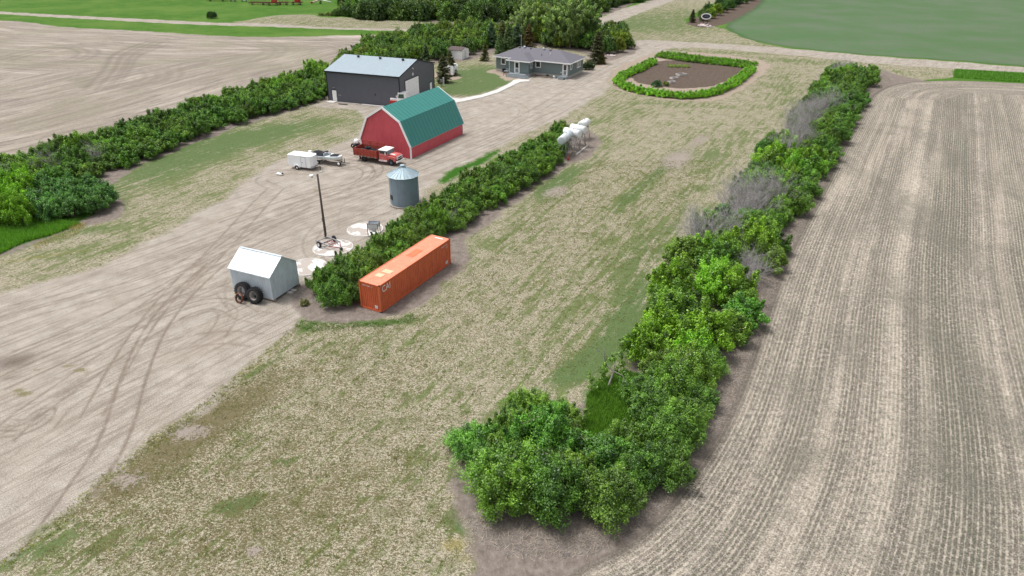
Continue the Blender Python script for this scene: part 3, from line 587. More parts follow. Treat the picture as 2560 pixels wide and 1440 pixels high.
def poplar_proto(seed, h=12.3, R=3.7):
    r = np.random.default_rng(seed); segs = [((0, 0, 0), (0.1, 0, h*.5), .2, .13), ((.1, 0, h*.5), (0, .1, h*.9), .13, .03)]; c = []; rad = []
    for k in range(46):
        z = h*r.uniform(.12, .6); th = r.uniform(0, 6.283); L = R*r.uniform(.55, 1.05)*(1.05-abs(z/h-.35)); tip = np.array([math.cos(th)*L, math.sin(th)*L, z+L*r.uniform(.5, 1.3)])
        segs.append(((0, 0, z), tip, .05, .015))
        for s in (.35, .55, .75, .9, 1.05): c.append(np.array([0, 0, z])+(tip-np.array([0, 0, z]))*s+r.normal(0, .18, 3)); rad.append(r.uniform(.4, .62)*(1.2-s*.45))
    for k in range(30):
        z = h*r.uniform(.6, 1.0); q = R*.55*(1-z/h)**.6; th = r.uniform(0, 6.283); c.append(np.array([math.cos(th)*q, math.sin(th)*q, z])); rad.append(.5)
    return crown_mesh('poplar_crown', np.array(c), np.array(rad), 85, .19, r, (1, 1, 1.35)), branch_mesh('poplar_trunk', segs)
for k in range(2): PROTO['poplar%d' % k] = poplar_proto(400+k)

def plant(name, proto, xy, s, label, cat, group, color=None, rz=None, sz=None, trunk='stems', r=rng, z=0.0, crown='crown'):
    cr, st = PROTO[proto]
    o = thing(name, label, cat, (float(xy[0]), float(xy[1]), z), float(r.uniform(0, 6.283)) if rz is None else rz, group)
    o.scale = (s, s, sz if sz else s)
    for nm_, me in ((crown, cr), (trunk, st)):
        if me is None: continue
        c = bpy.data.objects.new(nm_, me); COL.objects.link(c); c.parent = o
        if nm_ == crown and color: c.color = (*color, 1)
    return o
G_DARK, G_MID, G_LIME, G_BLUE = (.075, .162, .030), (.100, .198, .034), (.14, .27, .03), (.07, .17, .034)
BOOST = 1.65
def vary(c, r, a=.12):
    k = 1+r.normal(0, a); return tuple(max(.004, x*k*(1+r.normal(0, a*.4))) for x in c)
def inpoly(p, poly):
    x, y = p; c = False; n = len(poly)
    for i in range(n):
        ax, ay = poly[i]; bx, by = poly[(i+1) % n]
        if (ay > y) != (by > y) and x < (bx-ax)*(y-ay)/(by-ay)+ax: c = not c
    return c
def fill(poly_px, spacing, r, mx=400, holes=()):
    poly = P2(poly_px); hl = [P2(h) for h in holes]; lo, hi = poly.min(0), poly.max(0); pts = []
    for _ in range(9000):
        p = lo+(hi-lo)*r.random(2)
        if not inpoly(p, poly) or any(inpoly(p, h) for h in hl): continue
        if all((p[0]-q[0])**2+(p[1]-q[1])**2 > spacing**2 for q in pts): pts.append(p)
        if len(pts) >= mx: break
    return pts
def px_of(p, z=0):
    d = np.array([p[0], p[1], z])-np.array([0, 0, CAMH]); q = d@fw
    return 1280+FPX*(d@RT)/q, 720-FPX*(d@UP)/q

# --- long hedgerow beside the stubble field (ground footprints, photo pixels)
r1_ = np.random.default_rng(5)
RH = [(2150, 188), (2178, 190), (2165, 225), (2128, 300), (2085, 370), (2045, 445), (1975, 560), (1918, 690), (1868, 800), (1834, 880), (1790, 965), (1736, 1060), (1692, 1150), (1642, 1228), (1540, 1295), (1450, 1325), (1340, 1305), (1240, 1275), (1170, 1225), (1160, 1190),
      (1190, 1130), (1225, 1075), (1270, 1052), (1400, 1060), (1490, 1040), (1540, 940), (1590, 870), (1640, 790), (1650, 730), (1700, 690), (1720, 620), (1790, 560), (1850, 480), (1880, 430), (1900, 400), (1965, 345), (1990, 290), (2030, 250), (2070, 195), (2090, 180)]
HOLE = [(1445, 1010), (1490, 955), (1575, 915), (1618, 965), (1618, 1060), (1580, 1118), (1540, 1165), (1470, 1180), (1370, 1165), (1400, 1130), (1470, 1085)]
BARE_SPOTS = [(2085, 195, 2.6), (2110, 190, 2.2), (2030, 290, 4.2), (1985, 340, 4.2), (2010, 320, 3.5), (2000, 372, 2.6), (1955, 400, 2.4), (1900, 515, 4.0), (1850, 545, 3.6), (1790, 540, 2.6), (1770, 620, 3.2), (1720, 620, 2.6), (1850, 700, 2.8), (1800, 790, 2.2), (1760, 700, 1.8)]
LIME_SPOTS = [(1720, 725, 3.4), (1790, 740, 3.0), (1690, 880, 3.0), (1650, 900, 2.2), (1930, 430, 3.4), (1890, 500, 3.0), (1990, 420, 2.4), (1770, 640, 2.4), (1860, 640, 2.2), (1975, 380, 2.4), (2120, 205, 1.8), (1640, 740, 2.0), (1960, 460, 2.0)]
GH = 'shrubs of the long hedgerow beside the stubble field'
WHERE = [(250, 'far end near the road'), (420, 'far stretch opposite the garden'), (620, 'middle stretch'), (880, 'around the lime green bushes'), (1060, 'beside the grass opening'), (2000, 'in the near end loop')]
def near(p, spots, k=1.0):
    for x, y, rr in spots:
        if np.linalg.norm(P(x, y)[:2]-p) < rr*k: return True
    return False
for i, p in enumerate(fill(RH, 1.9, r1_, 310, [HOLE])):
    x, y = px_of(p); wh = [w_ for lim, w_ in WHERE if y < lim][0]; s = r1_.uniform(.82, 1.22)
    if near(p, BARE_SPOTS, .85):
        plant('bare_shrub', 'bare%d' % r1_.integers(2), p, s*1.08, 'leafless grey shrub in the long hedgerow, '+wh, 'shrub', GH, trunk='branches', r=r1_)
        if r1_.random() < .75: plant('shrub', 'shrub%d' % r1_.integers(6), p+r1_.normal(0, .8, 2), s*.68, 'low green shrub under grey ones in the hedgerow, '+wh, 'shrub', GH, vary(G_MID, r1_), r=r1_)
    elif near(p, LIME_SPOTS):
        plant('shrub', 'shrub%d' % r1_.integers(6), p, s*1.08, 'tall lime green shrub of the hedgerow, '+wh, 'shrub', GH, vary(G_LIME, r1_, .1), r=r1_, sz=s*1.18)
    else:
        g = [G_DARK, G_MID, G_MID, G_BLUE][r1_.integers(4)]
        pr_ = 'fine%d' % r1_.integers(3) if y > 860 else 'shrub%d' % r1_.integers(6)
        plant('shrub', pr_, p, s*(1.12 if y > 1100 else (1.04 if y > 860 else 1.05)), 'leafy green shrub of the hedgerow, '+wh, 'shrub', GH, vary(g, r1_), r=r1_, sz=s*(.96 if y > 1100 else (.86 if y > 880 else .88))*r1_.uniform(.8, 1.2))
# --- middle hedge between yard and lawn
MH = [(800, 738), (830, 765), (880, 760), (905, 735), (960, 690), (1040, 632), (1085, 590), (1150, 572), (1220, 520), (1290, 478), (1362, 435), (1392, 412), (1402, 365), (1400, 335), (1385, 348), (1295, 402), (1195, 458), (1112, 502), (1065, 545), (990, 600), (905, 675), (812, 712)]
GM = 'shrubs of the hedge between the gravel yard and the lawn'
for p in fill(MH, 1.5, r1_, 150):
    x, y = px_of(p); s = r1_.uniform(.72, 1.05); zz = r1_.uniform(.8, 1.3)
    wh = 'beside the orange container' if y > 590 else ('behind the round grain bin' if y > 480 else 'towards the raised fuel tanks')
    plant('shrub', ('fine%d' % r1_.integers(3)) if y > 560 else 'shrub%d' % r1_.integers(6), p, s, 'green shrub of the yard hedge, '+wh, 'shrub', GM, vary([G_MID, G_DARK, (.085, .17, .022)][r1_.integers(3)], r1_), r=r1_, sz=s*(.86 if y > 560 else .80)*zz)
for x, y in ((1150, 560), (1120, 575)): plant('bare_shrub', 'bare0', P(x, y)[:2], .6, 'small leafless grey shrub at the foot of the yard hedge beyond the container', 'shrub', GM, trunk='branches', r=r1_)
plant('low_weed', 'hedge0', P(762, 762)[:2], .38, 'low grey green weed on bare soil beside the tin shed', 'weed', None, (.13, .14, .07))
plant('low_weed', 'hedge1', P(775, 712)[:2], .5, 'small bright green weed patch behind the tin shed corner', 'weed', None, (.10, .17, .04), sz=.35)
# --- long hedge along the tilled field
LHp = [(-60, 475), (-40, 440), (60, 420), (180, 385), (330, 335), (500, 278), (650, 232), (760, 198), (812, 180), (830, 235), (760, 262), (650, 292), (540, 325), (420, 375), (330, 412), (240, 440), (120, 460), (40, 478)]
GL = 'shrubs of the long hedge along the tilled field'
for p in fill(LHp, 2.15, r1_, 240):
    x, y = px_of(p); s = r1_.uniform(.85, 1.15)
    wh = 'near its left end' if x < 250 else ('middle part' if x < 560 else 'next to the dark grey shop')
    d_ = near(p, [(100, 430, 3.0), (30, 440, 3), (250, 390, 2.5), (700, 225, 4), (500, 280, 3), (780, 200, 4)])
    plant('hedge_shrub', 'shrub%d' % r1_.integers(6), p, s, ('yellow green' if d_ else 'dark green')+' shrub of the hedge by the tilled field, '+wh, 'hedge shrub', GL, vary((.125, .25, .026) if d_ else [G_DARK, G_MID, (.075, .165, .03)][r1_.integers(3)], r1_), r=r1_, sz=s*(.95 if d_ else .8)*r1_.uniform(.8, 1.25))
for x, y in ((130, 440), (235, 420), (5, 470)): plant('bare_shrub', 'bare1', P(x, y)[:2], .95, 'leafless grey shrub at the left end of the hedge by the tilled field', 'shrub', GL, trunk='branches', r=r1_)
# --- clump of bushes at the left edge
for p in fill([(-80, 560), (-80, 500), (60, 485), (150, 490), (230, 485), (272, 500), (255, 540), (170, 552), (60, 565)], 2.0, r1_, 40):
    x, y = px_of(p); lim = x < 85
    plant('shrub', 'shrub%d' % r1_.integers(6), p, r1_.uniform(.9, 1.1), ('tall lime green shrub' if lim else 'rounded blue green shrub')+' in the clump at the left edge beside tall grass', 'bush', 'bushes at the left edge of the yard', vary((.14, .28, .026) if lim else (.075, .18, .06), r1_, .1), r=r1_, sz=1.3 if lim else .9)
# --- trees and shrubs behind shop and white shed
for p in fill([(840, 172), (930, 120), (1000, 104), (1100, 82), (1230, 78), (1250, 108), (1200, 128), (1110, 150), (1060, 150), (1000, 165), (850, 200)], 3.1, r1_, 90):
    x, y = px_of(p); s = r1_.uniform(.62, .9)
    plant('tree', 'tree%d' % r1_.integers(3), p, s, ('bushy green tree behind the dark grey shop' if x < 1040 else 'bushy green tree in the belt behind the white garden shed'), 'tree', 'trees of the belt behind shop and shed', vary([(.10, .19, .04), (.08, .155, .04), (.13, .21, .04)][r1_.integers(3)], r1_), trunk='trunk', r=r1_)
# --- belts behind the house
for p in fill([(1250, 112), (1300, 100), (1400, 122), (1480, 126), (1530, 126), (1570, 112), (1560, 90), (1480, 92), (1250, 90)], 3.2, r1_, 50):
    x, y = px_of(p); lm = r1_.random() < .3
    plant('tree', 'tree%d' % r1_.integers(3), p, r1_.uniform(.7, 1.0), 'leafy '+('yellow green' if lm else 'dark green')+' tree in the belt behind the house'+(' next to the driveway' if x > 1480 else ''), 'tree', 'trees of the belt behind the house', vary((.14, .21, .03) if lm else (.085, .16, .045), r1_), trunk='trunk', r=r1_)
for x, y, s, c in ((1545, 130, .72, (.14, .18, .02)), (1570, 122, .62, (.055, .11, .025)), (1520, 133, .8, (.055, .12, .025)), (1560, 110, .75, (.12, .17, .02)), (1535, 105, .9, (.10, .16, .02)), (1505, 120, .9, (.05, .11, .025))):
    plant('tree', 'tree%d' % r1_.integers(3), P(x, y)[:2], s, 'round %s tree at the driveway edge right of the house belt' % ('lime green' if c[0] > .1 else 'dark green'), 'tree', 'trees at the driveway edge', c, trunk='trunk', r=r1_)
for i, (x, y, s, c, L) in enumerate([(1310, 100, .95, (.24, .33, .20), 'silvery green poplar left of the largest poplar, behind the spruces'), (1385, 112, 1.02, (.18, .27, .14), 'tall poplar behind the left part of the house ridge'), (1425, 115, 1.12, (.20, .29, .16), 'tallest silvery poplar behind the house'), (1462, 112, 1.08, (.16, .25, .12), 'broad poplar behind the right end of the house roof'), (1345, 92, .9, (.19, .28, .08), 'pale green poplar between spruces and the tallest poplar')]):
    plant('poplar', 'poplar%d' % (i % 2), P(x, y+6)[:2], s, L, 'tree', 'poplars behind the house', c, trunk='trunk', r=r1_)
SPR = [(1212, 152, .62, (.075, .085, .028), 'small brown green spruce on the lawn left of the house'), (1250, 136, .78, (.085, .15, .08), 'dark spruce behind the left end of the house roof'), (1272, 134, 1.05, (.08, .13, .07), 'tall dark green spruce behind the left end of the house'), (1228, 118, 1.0, (.075, .14, .115), 'blue green spruce left of the tall dark spruces'), (1256, 120, 1.05, (.095, .115, .06), 'slim dark spruce with brownish top behind the house'), (1292, 128, 1.05, (.055, .10, .07), 'blue spruce with pale needles behind the house'),
       (1322, 128, 1.0, (.085, .062, .022), 'rust brown spruce behind the house ridge'), (1492, 158, 1.1, (.05, .055, .03), 'tall spruce with bare brown top right of the house'), (1504, 160, .5, (.10, .095, .03), 'small yellowish spruce beside the rock pile right of the house'), (1109, 206, .88, (.055, .068, .032), 'dense spruce right of the dark grey shop'), (1126, 188, .8, (.07, .078, .035), 'olive green spruce behind the white trailer'), (1066, 160, .7, (.06, .10, .06), 'pale spruce top just behind the shop roof'), (1730, 56, .62, (.045, .04, .022), 'dark brown spruce beside the oval farm sign')]
for i, (x, y, s, c, L) in enumerate(SPR): plant('spruce_tree', 'spruce%d' % (i % 3), P(x, y)[:2], s, L, 'tree', 'spruce trees of the farmyard', c, trunk='trunk', r=r1_)
# --- shelterbelt beyond the far road, and the belt by the oval sign
for p in fill([(885, 48), (1000, 50), (1200, 56), (1440, 46), (1500, 30), (1560, 12), (1640, -6), (1640, -8), (1300, -8), (900, -8), (865, 10)], 4.6, r1_, 285):
    x, y = px_of(p); fr = y > 35; pal = r1_.random() < .12
    plant('belt_tree', 'belt%d' % r1_.integers(3), p, r1_.uniform(.95, 1.3), ('%sgreen tree in the %s of the shelterbelt beyond the far road' % ('pale grey ' if pal else '', 'front row' if fr else 'rear rows')), 'belt tree', 'trees of the shelterbelt beyond the far road', vary((.12, .15, .075) if pal else [(.05, .105, .03), (.07, .13, .03), (.055, .11, .028)][r1_.integers(3)], r1_), trunk='trunk', r=r1_)
for i, (x, y) in enumerate([(1758, 52), (1775, 46), (1790, 38), (1806, 31), (1822, 24), (1840, 17), (1858, 9), (1876, 2), (1895, -6), (1915, -15), (1940, -26), (1970, -40), (1770, 35), (1800, 16), (1835, 0), (1870, -16)]):
    plant('tree', 'tree%d' % (i % 3), P(x, y)[:2], .78, ('pale green tree right behind the oval sign' if i == 0 else ('lime green tree second from the oval sign' if i in (1, 2) else 'green tree in the row along the crop field')), 'tree', 'tree row from the oval sign along the crop field', vary((.085, .14, .045) if i == 0 else ((.14, .22, .02) if i in (1, 2) else (.05, .13, .028)), r1_, .1), trunk='trunk', r=r1_)
plant('shrub', 'shrub2', P(531, 46)[:2], 1.0, 'lone round dark bush in the green pasture near the far road', 'shrub', None, (.035, .085, .02), sz=.8, r=r1_)
for x, y, s in ((805, 47, .7), (820, 46, .7), (838, 45, .9), (846, 43, 1.0), (856, 40, .9)): plant('shrub', 'shrub1', P(x, y)[:2], s, 'low shrub in the weedy strip left of the shelterbelt', 'shrub', 'low shrubs left of the shelterbelt', (.07, .13, .035) if x > 830 else (.16, .2, .1), r=r1_)
for x, y, s in ((1463, 174, .62), (1474, 174, .72)): plant('juniper', 'shrub3', P(x, y)[:2], s*.9, 'dark upright evergreen bush at the right corner of the house', 'shrub', 'evergreen bushes at the house corner', (.03, .055, .018), r=r1_)
# --- clipped bright hedge round the garden
ring = smooth_pts(P2([(1632, 160), (1600, 176), (1565, 191), (1545, 202), (1545, 214), (1572, 227), (1620, 238), (1690, 246), (1740, 246), (1790, 236), (1830, 217), (1855, 198), (1880, 176)]), False, 2)
ring2 = smooth_pts(P2([(1646, 143), (1690, 150), (1740, 157), (1800, 162), (1870, 170)]), False, 1); ring3 = smooth_pts(P2([(1655, 136), (1700, 140), (1760, 149), (1830, 156), (1888, 163)]), False, 1)
def along(c, step):
    L = np.concatenate([[0], np.cumsum(np.linalg.norm(np.diff(c, axis=0), axis=1))]); s = np.arange(0, L[-1], step)
    return np.stack([np.interp(s, L, c[:, 0]), np.interp(s, L, c[:, 1])], 1)
for c, wh, sc in ((ring, 'along the open left, near and right sides', .95), (ring2, 'in the inner far row', .8), (ring3, 'in the outer far row', .65)):
    for p in along(c, 1.15):
        plant('hedge_bush', 'hedge%d' % r1_.integers(2), p+r1_.normal(0, .08, 2), sc*r1_.uniform(.92, 1.15), 'clipped bright green bush of the garden hedge, '+wh, 'hedge bush', 'clipped bushes of the garden hedge', vary((.15, .33, .03) if sc > .9 else (.12, .27, .028), r1_, .08), r=r1_)
plant('rhubarb_plant', 'hedge0', P(1641, 217)[:2], .95, 'large dark leafy plant at the near edge of the garden plot', 'plant', None, (.03, .09, .04), r=r1_)
plant('round_bush', 'hedge1', P(1665, 214)[:2], .6, 'round olive green bush beside the garden beds', 'shrub', None, (.12, .17, .03), r=r1_)
for k in range(12): plant('pale_garden_plant', 'hedge%d' % (k % 2), P(1672+k*4.4, 166+(k % 3)*1.5)[:2], .38, 'pale green plant in the short row on the far side of the garden', 'plant', 'pale garden plants in a row', (.24, .32, .14), r=r1_)
for x, y, s in ((1363, 188, .5), (1369, 191, .32)): plant('garden_bush', 'hedge0', P(x, y)[:2], s, 'small dark green bush in the bed along the house wall', 'shrub', 'bushes in the house bed', (.035, .09, .025), r=r1_)
# fallen weathered tree at the grass opening
fr = np.random.default_rng(8); segs = []; b = P(1520, 968); segs += [(b, b+np.array([.5, .9, .9]),   .09, .08), (b+np.array([.5, .9, .9]), b+np.array([1.2, .6, .7]), .08, .05), (b+np.array([.5, .9, .9]), b+np.array([.6, 1.2, 1.4]), .06, .03)]
twiggy(fr, b+np.array([1.2, .6, .7]), b+np.array([2.6, .1, .1]), 2, .06, .5, 3, segs); twiggy(fr, b+np.array([.5, .9, .9]), b+np.array([-.3, 1.6, 1.9]), 2, .06, .5, 3, segs)
o = bpy.data.objects.new('dead_tree', branch_mesh('dead_tree', segs, mat('weathered_wood', (.20, .18, .165), .9, 0, .2, 8))); COL.objects.link(o); tag(o, 'weathered grey fallen tree trunk lying at the grass opening of the long hedgerow', 'dead tree')
# slender suckers at the opening
for x, y in ((1478, 985), (1500, 975), (1510, 950), (1535, 935), (1552, 930)):
    r = np.random.default_rng(x); c = np.array([[r.normal(0, .12), r.normal(0, .12), z] for z in np.linspace(.5, 2.0, 8)])
    PROTO['suck%d' % x] = (crown_mesh('sapling_crown', c, np.full(8, .18), 26, .10, r), branch_mesh('sapling_stem', [((0, 0, 0), (0, 0, 2.0), .02, .008)]))
    plant('sapling', 'suck%d' % x, P(x, y)[:2], 1.0, 'thin upright sapling at the grass opening of the long hedgerow', 'sapling', 'saplings at the grass opening', G_MID, r=r)

# --- tall grass blades and dry litter: uncountable cover, one object each
def blades(name, polys_px, n, h, wd, label, mats_color, r, lean=.35, flat=False):
    pts = []
    for pl in polys_px:
        pp = P2(pl); lo, hi = pp.min(0), pp.max(0); area = (hi-lo).prod(); cnt = 0
        while cnt < n*.999:
            q = lo+(hi-lo)*r.random((4000, 2)); X, Y = q[:, 0].astype(np.float32), q[:, 1].astype(np.float32)
            q = q[sdf_poly(X, Y, pp, 1) > 0]; pts.append(q[:int(n-cnt)]); cnt += len(q[:int(n-cnt)])
    p = np.vstack(pts); k = len(p); th = r.uniform(0, 6.283, k); L = h*r.uniform(.5, 1.3, k)
    d = np.stack([np.cos(th), np.sin(th)], 1); ln = r.uniform(.1, lean*2, k)[:, None] if not flat else r.uniform(.8, 1.0, k)[:, None]
    zt = L*(1 if not flat else r.uniform(.05, .35, k)); base = np.column_stack([p, np.full(k, .0)]); tip = np.column_stack([p+d*L[:, None]*ln, zt]); sdv = np.column_stack([-d[:, 1], d[:, 0], np.zeros(k)])*wd/2
    if flat: base[:, 2] += .02; tip[:, 2] += .02
    v = np.stack([base-sdv, base+sdv, tip], 1).reshape(-1, 3); f = np.arange(3*k).reshape(-1, 3)
    me = npmesh(name, v, f, [M_FOL], {'tint': np.repeat(np.clip(r.normal(.45, .25, k), 0, 1), 3)}); o = bpy.data.objects.new(name, me); COL.objects.link(o); o.color = (*mats_color, 1)
    return tag(o, label, 'grass', None, 'stuff')
blades('tall_grass_blades', [[(1470, 985), (1500, 955), (1560, 925), (1630, 950), (1640, 1010), (1600, 1080), (1550, 1150), (1420, 1160), (1360, 1135), (1430, 1085), (1460, 1045)]], 36000, .32, .03, 'lush dark green tall grass in the opening of the hedgerow loop', (.085, .19, .03), r1_)
blades('tall_grass_patch', [[(-150, 640), (0, 545), (120, 552), (205, 560), (130, 588), (60, 606), (0, 636)]], 30000, .5, .05, 'bright tall grass patch at the left edge', (.10, .24, .03), r1_)
blades('roadside_grass', [[(2386, 174), (2700, 191), (2700, 212), (2560, 206), (2383, 194)]], 24000, .35, .10, 'tall green roadside grass strip at the upper right', (.075, .20, .02), r1_)
blades('dry_litter', [[(2180, 170), (2215, 185), (2235, 206), (2190, 225), (2150, 270), (2110, 350), (2075, 430), (2010, 560), (1950, 690), (1900, 840), (1860, 960), (1810, 1060), (1740, 1150), (1680, 1250), (1580, 1340), (1460, 1395), (1300, 1400), (1200, 1360), (1150, 1290), (1200, 1280), (1440, 1330), (1620, 1240), (1690, 1100), (1780, 950), (1880, 700), (2050, 440), (2140, 250)]], 20000, .5, .022, 'dry pale stalks lying on the soil strip beside the stubble field', (.24, .215, .31), r1_, flat=True)
blades('dry_weeds', [[(200, 585), (140, 602), (90, 625), (80, 615), (130, 592), (190, 572)], [(180, 560), (215, 560), (205, 572), (175, 575)]], 420, .4, .03, 'dry brown weeds along the edge of the tall grass at left', (.30, .25, .17), r1_)

def tufts(name, poly_px, n, h, label, color, r, nb=9, spread=.10):
    pp = P2(poly_px); lo, hi = pp.min(0), pp.max(0); q = lo+(hi-lo)*r.random((n*6, 2)); q = q[sdf_poly(q[:, 0].astype(np.float32), q[:, 1].astype(np.float32), pp, 1) > 0][:n]
    k = len(q); s = r.lognormal(0, .45, k); c = np.repeat(q, nb, 0)+r.normal(0, spread, (k*nb, 2))*np.repeat(s, nb)[:, None]; th = r.uniform(0, 6.283, k*nb); d = np.stack([np.cos(th), np.sin(th)], 1); L = h*np.repeat(s, nb)*r.uniform(.6, 1.2, k*nb)
    base = np.column_stack([c, np.zeros(k*nb)]); tip = np.column_stack([c+d*(L*.6)[:, None], L]); sd_ = np.column_stack([-d[:, 1], d[:, 0], np.zeros(k*nb)])*.022
    v = np.stack([base-sd_, base+sd_, tip], 1).reshape(-1, 3); me = npmesh(name, v, np.arange(len(v)).reshape(-1, 3), [M_FOL], {'tint': np.repeat(np.clip(np.repeat(r.normal(.4, .2, k), nb)+r.normal(0, .1, k*nb), 0, 1), 3)})
    o = bpy.data.objects.new(name, me); COL.objects.link(o); o.color = (*color, 1); return tag(o, label, 'grass', None, 'stuff')
LAWNP = [(60, 1430), (180, 1290), (330, 1170), (470, 1080), (560, 1000), (700, 870), (780, 815), (1020, 805), (1160, 700), (1300, 540), (1500, 400), (1800, 400), (1640, 640), (1560, 800), (1450, 930), (1220, 960), (1120, 1180), (1150, 1440)]
tufts('green_tufts', LAWNP, 2600, .07, 'scattered small green grass tufts on the dry lawn', (.11, .16, .04), r1_)
tufts('dry_tufts', LAWNP, 9000, .06, 'dry olive brown grass tufts all over the lawn', (.17, .15, .07), r1_, 8)
EDGE = [(750, 800), (830, 808), (960, 804), (1030, 786), (1040, 800), (960, 818), (850, 822), (770, 830), (740, 815)]
tufts('edge_weeds', EDGE, 420, .07, 'green weeds along the edge of bare soil below the orange container', (.08, .17, .035), r1_, 10)
YE = [(0, 1408), (155, 1290), (239, 1198), (323, 1140), (445, 1050), (600, 930), (700, 845), (740, 808), (745, 825), (700, 865), (610, 950), (460, 1070), (340, 1160), (250, 1215), (170, 1305), (20, 1425)]
tufts('border_tufts', YE, 900, .08, 'olive green grass tufts along the border of gravel yard and lawn', (.20, .22, .09), r1_, 10)
# ------------------------------------------------------------------ materials for made things
WHITE = mat('white_paint', (.86, .86, .86), .45, 0, .04, 2, .4, (.5, .47, .42), .25)
def ribbed(name, col, rough=.4, metal=0, var=.06, dirt=None, grime=0.0, streak=True):
    t = NT(name); c = t.obj(); a = t.noise(1.1, c, 3, .6); b = t.noise(2.5, t.scalev(c, (3, 3, .25)), 4, .7)
    cc = t.mix(t.step(a, .3, .7), tuple(x*(1-var) for x in col), tuple(min(1, x*(1+var)) for x in col))
    if dirt: cc = t.mix(t.mul(t.step(b, .5, .72), grime), cc, dirt)
    return t.bsdf(cc, rough, metal, t.bump(t.noise(30, c, 2), .05, .01), .4)
DARK_SIDE = ribbed('charcoal_siding', (.105, .11, .135), .45, 0, .05, (.10, .10, .11), .3)
RED_SIDE = ribbed('red_siding', (.60, .10, .125), .5, 0, .07, (.44, .07, .08), .4)
GREEN_ROOF = ribbed('green_roof_metal', (.035, .21, .185), .38, 0, .05, (.03, .18, .155), .3)
GALV_ROOF = ribbed('galvalume_roof', (.265, .325, .365), .5, .25, .04, (.38, .45, .49), .3)
GALV = ribbed('galvanised_steel', (.56, .63, .69), .5, .15, .10, (.24, .28, .32), .5)
GALV_L = ribbed('bright_galvanised_steel', (.60, .64, .68), .42, .3, .05, (.45, .47, .5), .4)
BIN_ROOF = ribbed('bin_roof_metal', (.33, .42, .47), .55, .15, .05, (.35, .48, .52), .3)
BIN_SIDE = ribbed('bin_wall_metal', (.21, .275, .33), .5, .2, .08, (.30, .35, .38), .45)
ORANGE = ribbed('orange_container_paint', (.60, .135, .055), .5, 0, .10, (.27, .055, .03), .55)
ORANGE_TOP = ribbed('faded_orange_container_roof', (.70, .25, .15), .6, 0, .10, (.36, .09, .05), .5)
RUST = mat('rust', (.16, .06, .035), .9, 0, .35, 5)
BLACK = mat('black_trim', (.018, .019, .024), .5, 0, .1)
TYRE = mat('tyre_rubber', (.022, .022, .025), .85, 0, .25, 8)
STEEL = mat('grey_steel', (.30, .29, .29), .5, .4, .2, 4, .4, (.18, .10, .07), .4)
CONC = mat('pale_concrete', (.53, .51, .49), .85, 0, .10, 1.2, .2, (.45, .42, .38), .5)
CONC_D = mat('grey_concrete', (.40, .375, .35), .9, 0, .12, 1.5)
WOODG = mat('grey_weathered_wood', (.24, .20, .165), .9, 0, .25, 3, .2, None, 0, (1, 1, .2))
GLASS = mat('dark_window_glass', (.015, .018, .022), .08, 0, .1, 1, .8)
GLASS_G = mat('tinted_cab_glass', (.02, .075, .06), .1, 0, .1, 1, .8)
SHING = mat('grey_shingles', (.135, .13, .15), .9, 0, .22, 9)
SHING_B = mat('brown_shingles', (.10, .075, .075), .9, 0, .2, 9)
HOUSE = mat('grey_green_siding', (.155, .195, .195), .6, 0, .05, 2)
GREYP = mat('grey_painted_wood', (.27, .30, .32), .7, 0, .08, 3)
PINKR = mat('faded_red_truck_paint', (.50, .10, .095), .5, 0, .2, 2.2, .4, (.72, .50, .48), .7)
BOXRED = mat('faded_red_box_wood', (.34, .065, .045), .75, 0, .22, 4, .2, (.14, .05, .04), .55)
REDM = mat('red_machine_paint', (.45, .03, .035), .5, 0, .2, 3)
MAROON = mat('rusty_maroon_steel', (.13, .035, .035), .8, 0, .3, 3)
MARK = mat('white_lettering', (.78, .74, .72), .6, 0, .03)
CANVAS = mat('black_canvas', (.018, .02, .028), .9, 0, .3, 3)
NAVY = mat('dark_navy_sign', (.03, .033, .055), .4, 0, .15, 4)
STONE = mat('pale_fieldstone', (.48, .41, .40), .9, 0, .25, 3)
SOIL = mat('bed_soil', (.10, .075, .06), .95, 0, .25, 6)

def frame_at(xy, a): return dict(loc=(float(xy[0]), float(xy[1]), 0), rz=a)

# --- red gambrel barn: x along ridge away from viewer, y across
bx, by, ba, BL, BW = -15.576, 103.862, 1.1034, 15.63, 9.467
BE, BK, BKH, BP = 1.834, 1.638, 5.496, 7.35
barn = thing('barn', 'red metal barn with green gambrel roof and white trim in the gravel yard', 'barn', (bx, by, 0), ba)
prof = [(0, 0), (0, BE), (BK, BKH), (BW/2, BP), (BW-BK, BKH), (BW, BE), (BW, 0)]   # (y, z)
w_ = MB()
for x0, sgn in ((.02, 1), (BL-.02, -1)):
    pts = [(x0, y, z) for y, z in prof]; w_.poly(pts if sgn < 0 else pts[::-1])
for y, sgn in ((0, 1), (BW, -1)):
    pts = [(.02, y, 0), (BL-.02, y, 0), (BL-.02, y, BE), (.02, y, BE)]; w_.poly(pts if sgn > 0 else pts[::-1])
def gz(y):
    y = min(y, BW-y)
    return BE+(BKH-BE)*y/BK if y < BK else BKH+(BP-BKH)*(y-BK)/(BW/2-BK)
for k in range(1, 31):
    y = BW*k/31; w_.box(-.012, .02, y-.018, y+.018, 0, gz(y)-.05); w_.box(BL-.02, BL+.012, y-.018, y+.018, 0, gz(y)-.05)
for k in range(1, 51):
    x = BL*k/51
    for y in (-.02, BW+.004): w_.box(x-.016, x+.016, y, y+.016, 0, BE-.03)
w_.build('wall', RED_SIDE, barn)
r_ = MB(); ro = [(-.12, BE-.06), (BK, BKH), (BW/2, BP+.02), (BW-BK, BKH), (BW+.12, BE-.06)]
def nrm2(a, b, d=.07): L = math.hypot(b[0]-a[0], b[1]-a[1]); return (-(b[1]-a[1])/L*d, (b[0]-a[0])/L*d)
